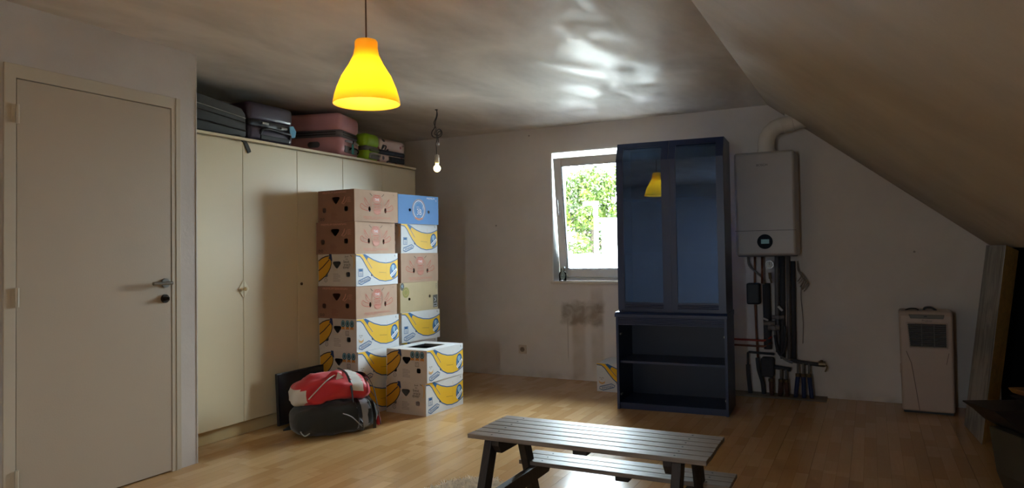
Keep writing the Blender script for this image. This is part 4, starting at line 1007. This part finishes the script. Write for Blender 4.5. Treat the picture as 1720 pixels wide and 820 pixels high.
for a0, a1 in ((1295, 1296), (1311, 1309), (1319, 1321)):
    pipe('manifold_outlet', [(a0, 616), (a0, 632)], .010, M_GREYL, 6.12)
    pipe('manifold_hose', [(a0, 632), (a1, 662)], .018, M_BRH, 6.12)
    q = PXY(a0, 634, 6.105); MB().cyl((q[0], q[1], q[2] - .010), (q[0], q[1], q[2] + .010), .020, seg=12).obj('hose_clip', M_BRASS, c)
# frayed wire bundle on the wall to the right of the pipes
c = thing('wire_bundle', 'loose frayed bundle of grey wires on the wall right of the pipes', 'wires', (0, 0, 0))
M_WIRE2 = mat('pale_wire', (150, 140, 126), .6)
for k in range(6):
    rr_ = random.Random(k + 3); bx, bz = 1341 + 2.0 * k, 458 + 3.2 * k
    P = [PX(1337, 440 + 3 * k, 6.2), PX(bx - 3, bz - 3, 6.16), PX(bx + 4, bz + 2, 6.15), PX(bx + 1, bz + 9, 6.16), PX(bx - 4, bz + 14 + 6 * rr_.random(), 6.19)]
    MB().tube(smoothcurve(P, 4), .0038, 6).obj('wire', M_WIRE2, c, smooth=True)
MB().tube(smoothcurve([PX(1343, 478, 6.2), PX(1342, 500, 6.2), PX(1345, 540, 6.205), PX(1344, 575, 6.21)], 4), .003, 6).obj('wire', M_GREYL, c, smooth=True)
# screed curb behind the pipes
struct(MB().b2((-1.10, 6.05, .0005), (-.34, D, .012)).obj('trim_2', mat('screed_edge', (120, 112, 98), .9, var=.1)))

# ------------------------------------------------------------------ portable air conditioner
M_AC = mat('ac_white', (190, 172, 160), .42, var=.02)
M_ACD = mat('ac_dark', (44, 42, 40), .5)
c = thing('air_conditioner', 'white portable air conditioner with dark louvre grille by the back wall', 'air conditioner', (.340, 5.902, 0), R(-1.5))
b = MB()
b.prism([(.0, .014), (.0, .06), (.012, .70), (.03, .735), (.27, .735), (.285, .70), (.29, .014)], lambda p: (-.164 - p[1] * .012, p[0], p[1]), lambda p: (.164 + p[1] * .006, p[0], p[1]))
b.obj('housing', M_AC, c, bevel=.018, seg=4)
MB().prism([(-.11, .712), (.115, .712), (.108, .682), (-.098, .682)], lambda p: (p[0], .0005, p[1]), lambda p: (p[0], .012, p[1])).obj('control_panel', mat('ac_olive_panel', (104, 96, 80), .4), c, bevel=.003)
MB().b2((-.012, -.001, .694), (.006, .002, .702)).obj('indicator', M_ACD, c)
b = MB(); b.prism([(-.118, .648), (.126, .648), (.124, .478), (-.103, .478)], lambda p: (p[0], .0, p[1]), lambda p: (p[0], .014, p[1])); b.obj('grille_back', M_ACD, c)
def rr_frame(mb, x0, x1, xb0, xb1, z0, z1, tk, y0, y1):
    P = [(x0, z1), (x1, z1), (xb1, z0), (xb0, z0)]
    for i in range(4):
        a, d_ = P[i], P[(i + 1) % 4]; mb.cyl((a[0], (y0 + y1) / 2, a[1]), (d_[0], (y0 + y1) / 2, d_[1]), tk, seg=8); mb.sph((a[0], (y0 + y1) / 2, a[1]), tk, u=10, v=6)
    return mb
rr_frame(MB(), -.120, .128, -.105, .126, .476, .650, .005, -.003, .003).obj('grille_frame', M_AC, c)
for k in range(11):
    z_ = .487 + .015 * k; x_ = -.105 - .015 * (z_ - .478) / .17
    MB().box(((x_ + .124) / 2, -.002, z_), (.124 - x_, .008, .0035), 0, Matrix.Rotation(R(25), 3, 'X')).obj('louvre', mat('louvre_grey', (92, 92, 88), .5), c)
for x_ in (-.030, .048): MB().b2((x_ - .003, -.006, .479), (x_ + .003, .0, .648)).obj('grille_divider', MATS['louvre_grey'], c)
b = MB(); b.tube([(-.13, -.0012, .445), (-.10, -.0012, .36), (-.078, -.0012, .20), (-.055, -.0012, .02)], .0022, 6); b.tube([(.135, -.0012, .44), (.118, -.0012, .36)], .0016, 6); b.obj('body_seam', mat('seam_brown', (120, 104, 94), .6), c)
pt = bpy.data.curves.new('t', 'FONT'); pt.body = 'Proline'; pt.size = .022; pt.align_x = 'CENTER'; pt.extrude = .0004
o = bpy.data.objects.new('t', pt); me = bpy.data.meshes.new_from_object(o); me.transform(Matrix.Translation((.005, .0005, .660)) @ Matrix.Rotation(R(90), 4, 'X')); me.materials.clear(); me.materials.append(mat('ac_logo', (110, 96, 88), .5))
bpy.data.objects.remove(o); bpy.data.curves.remove(pt); link('logo', me, c)
b = MB(); b.tube(smoothcurve([(-.13, .10, .733), (-.10, .10, .745), (-.06, .10, .745), (-.04, .10, .733)], 4), .006, 6); b.tube(smoothcurve([(-.01, .12, .733), (.0, .12, .752), (.04, .12, .754), (.07, .12, .733)], 4), .008, 6); b.obj('top_knobs', M_ACD, c)
MB().b2((-.155, .02, .0), (.155, .27, .016)).obj('base', M_ACD, c)
MB().cyl((-.172, .12, .30), (-.166, .12, .30), .035, seg=20).obj('side_handle', M_AC, c)

# ------------------------------------------------------------------ insulation board under the slope
ib = N('foil_facing', .38, .5); v = ib.coord('Object', (1, 1, .35))
s1 = ib.ramp(ib.noise(v, 7, 6, 1.5), [(.44, g(0)), (.52, g(1))]); v2 = ib.coord('Object', (1, 30, .6)); s2 = ib.ramp(ib.noise(v2, 2.0, 4, .4), [(.58, g(0)), (.64, g(1))])
ib.link(ib.mix(ib.math('MULTIPLY', s2, .85), ib.mix(s1, lin((128, 126, 122)), lin((158, 156, 152))), lin((44, 42, 38))), ib.b.inputs['Base Color']); ib.b.inputs['Metallic'].default_value = .45
M_FOAM = mat('yellow_foam', (216, 174, 96), .9, spec=.15, var=.12, vscale=30, bump=.4, bscale=160)
c = thing('insulation_board', 'foil-faced yellow foam insulation board standing under the sloped ceiling', 'insulation board', (.57, 5.124, 0))
# leaning: bottom ring and top ring (top ring cut along the slope)
def sl(x, y): return sz(x) - .012
B0 = [(0, 0), (.088, .20), (.06, .62), (-.04, .50)]
lean = .152
bot = [(x_, y_, .0 if i == 0 else .004) for i, (x_, y_) in enumerate(B0)]
top = [(x_ + lean, y_, min(1.203, sl(.57 + x_ + lean, 0))) for x_, y_ in [(0, 0), (.088, .17), (.05, .60), (-.036, .50)]]
core = MB(); V0 = [core.bm.verts.new(p) for p in bot]; V1 = [core.bm.verts.new(p) for p in top]
core.bm.faces.new(V0[::-1]); core.bm.faces.new(V1)
for k in range(4): core.bm.faces.new((V0[k], V0[(k + 1) % 4], V1[(k + 1) % 4], V1[k]))
core.obj('foam_core', M_FOAM, c)
fo = MB(); a = [Vector(bot[0]), Vector(bot[3]), Vector(top[3]), Vector(top[0])]; off = Vector((-.003, 0, 0))
A = [fo.bm.verts.new(p) for p in a]; B = [fo.bm.verts.new(p + off) for p in a]
fo.bm.faces.new(A); fo.bm.faces.new(B[::-1])
for k in range(4): fo.bm.faces.new((A[k], B[k], B[(k + 1) % 4], A[(k + 1) % 4]))
fo.obj('foil_facing', ib.m, c)

# ------------------------------------------------------------------ dark armchair at the right edge
M_DK = mat('dark_brown_leather', (40, 33, 29), .55, var=.1, bump=.1, bscale=90)
M_DKG = mat('dark_green_grey_fabric', (66, 62, 50), .9, var=.08)
M_ARM = wood('oak_armrest', (120, 84, 44), (156, 112, 62), .45, 0)
c = thing('armchair', 'dark armchair with a pale wooden armrest in the shadowed right corner', 'armchair', (.50, 4.00, 0), R(26))
b = MB(); b.prism([(-.065, .445), (.50, .445), (.50, .30), (.12, .315), (.045, .355), (-.01, .405)], lambda p: (p[0], -.10, p[1]), lambda p: (p[0], .16, p[1])); b.obj('seat_cushion', M_DK, c, bevel=.01, seg=3)
b = MB(); b.prism([(.06, .32), (.50, .32), (.50, .02), (.12, .02), (.09, .10)], lambda p: (p[0], -.085, p[1]), lambda p: (p[0], .145, p[1])); b.obj('side_panel', M_DKG, c, bevel=.006)
b = MB(); b.prism([(.095, .525), (.50, .520), (.50, .49), (.12, .497)], lambda p: (p[0], -.11, p[1]), lambda p: (p[0], .06, p[1])); b.obj('armrest', M_ARM, c, bevel=.008)
b = MB(); b.prism([(.10, .49), (.50, .485), (.50, .445), (.30, .446), (.17, .449)], lambda p: (p[0], -.095, p[1]), lambda p: (p[0], .05, p[1])); b.obj('arm_support', M_DK, c)
for x_, y_ in ((.16, -.07), (.16, .13), (.46, -.07), (.46, .13)): MB().b2((x_ - .016, y_ - .016, 0), (x_ + .016, y_ + .016, .022)).obj('leg', M_DK, c)
b = MB(); b.prism([(.42, .44), (.50, .44), (.56, .82), (.50, .82)], lambda p: (p[0], -.09, p[1]), lambda p: (p[0], .15, p[1])); b.obj('backrest', M_DK, c, bevel=.012)

# ------------------------------------------------------------------ child's picnic table
M_PLK = wood('weathered_plank', (98, 86, 76), (148, 132, 118), .42, 0, 2.5, .5)
M_PLK2 = wood('dark_stained_timber', (34, 28, 24), (58, 48, 42), .55, 2, 3.0, .4)
c = thing('picnic_table', "small weathered wooden picnic table with slatted top in the foreground", 'picnic table', (-1.018, 2.716, 0), R(.3))
TW, TD = .968, .366; n_ = 6; pw = TD / n_
for k in range(n_):
    y_ = -TD / 2 + pw * (k + .5)
    o = MB().b2((-TW / 2, -pw / 2 + .003, -.009), (TW / 2, pw / 2 - .003, .009)).obj('table_plank', M_PLK, c, bevel=.002, loc=(random.uniform(-.002, .002), y_, .451 + random.uniform(-.0008, .0008)))
    for x_ in (-.385, .365): MB().cyl((x_, .0, .0088), (x_, 0, .0099), .004, seg=10).obj('screw', M_BLK2, o)
for k in range(3):
    y_ = .19 + .031 + .0625 * k
    o = MB().b2((-TW / 2 + .05, -.029, -.009), (TW / 2 + .012, .029, .009)).obj('bench_plank', M_PLK, c, bevel=.002, loc=(0, y_, .251))
    for x_ in (-.33, .40): MB().cyl((x_, .0, .0088), (x_, 0, .0099), .004, seg=10).obj('screw', M_BLK2, o)
for k in range(3):
    MB().b2((-TW / 2 + .05, -.029, -.009), (TW / 2 + .012, .029, .009)).obj('bench_plank', M_PLK, c, bevel=.002, loc=(0, -.31 - .0625 * k, .251))
for x_ in (-.395, .375):
    for s_ in (-1, 1):
        ytop, ybot = s_ * .135, s_ * .305
        b = MB(); P = [(ytop - s_ * .033, .438), (ytop + s_ * .033, .438), (ybot + s_ * .033, .0), (ybot - s_ * .033, .0)]
        b.prism(P, lambda p: (x_ - .017, p[0], p[1]), lambda p: (x_ + .017, p[0], p[1])); b.obj('leg', M_PLK2, c, bevel=.003)
    xo = x_ + (.034 if x_ < 0 else -.034)
    b = MB(); b.prism([(-.17, .442), (.17, .442), (.17, .42), (.14, .385), (-.14, .385), (-.17, .42)], lambda p: (xo - .016, p[0], p[1]), lambda p: (xo + .016, p[0], p[1])); b.obj('top_batten', M_PLK2, c, bevel=.002)
    b = MB(); b.prism([(-.46, .242), (.36, .242), (.36, .22), (.33, .180), (-.43, .180), (-.46, .22)], lambda p: (xo - .016, p[0], p[1]), lambda p: (xo + .016, p[0], p[1])); b.obj('bench_beam', M_PLK2, c, bevel=.002)
MB().b2((-.03, -.16, .420), (.03, .16, .442)).obj('middle_batten', M_PLK2, c, bevel=.004)
MB().b2((.02, .195, .222), (.08, .37, .242)).obj('bench_batten', M_PLK2, c, bevel=.004)
# ------------------------------------------------------------------ shaggy rug
c = thing('sheepskin_rug', 'shaggy cream sheepskin rug on the floor under the table corner', 'rug', (-1.80, 2.905, 0))
rg = random.Random(9)
def inside(x_, y_): return (x_ / .20) ** 2 + (max(y_ - .02, 0) / .33) ** 2 + (min(y_ - .02, 0) / .62) ** 2 < 1
out_ = []
for k in range(48):
    a = 2 * math.pi * k / 48; ry = .33 if math.sin(a) > 0 else .62; w_ = 1 + .05 * math.sin(5 * a) + .03 * math.sin(11 * a)
    out_.append((.195 * math.cos(a) * w_, .02 + ry * math.sin(a) * w_))
M_RUGB = mat('rug_backing', (196, 172, 144), .95, var=.1, vscale=30)
MB().prism(out_, lambda p: (p[0], p[1], .001), lambda p: (p[0], p[1], .014)).obj('backing', M_RUGB, c)
vs_, fs_ = [], []
for k in range(9000):
    while True:
        x_, y_ = rg.uniform(-.26, .26), rg.uniform(-.62, .38)
        if inside(x_, y_): break
    a = rg.uniform(0, 6.283); l_ = rg.uniform(.022, .048); ld = rg.uniform(.3, 1.0)
    p0 = Vector((x_, y_, .012)); d_ = Vector((math.cos(a) * ld, math.sin(a) * ld, 1)).normalized(); sd = d_.orthogonal().normalized() * rg.uniform(.0022, .0036)
    p1 = p0 + d_ * l_ * .55; p2 = p1 + (d_ + Vector((math.cos(a + .6), math.sin(a + .6), -.5)) * .6).normalized() * l_ * .5
    i0 = len(vs_); vs_ += [p0 - sd, p0 + sd, p1 + sd, p1 - sd, p2]; fs_ += [(i0, i0 + 1, i0 + 2, i0 + 3), (i0 + 3, i0 + 2, i0 + 4)]
me = bpy.data.meshes.new('pile'); me.from_pydata([tuple(v_) for v_ in vs_], [], fs_); me.materials.append(mat('cream_pile', (232, 220, 202), .95, spec=.2, var=.22, vscale=30))
o = link('pile', me, c); o['kind'] = 'stuff'
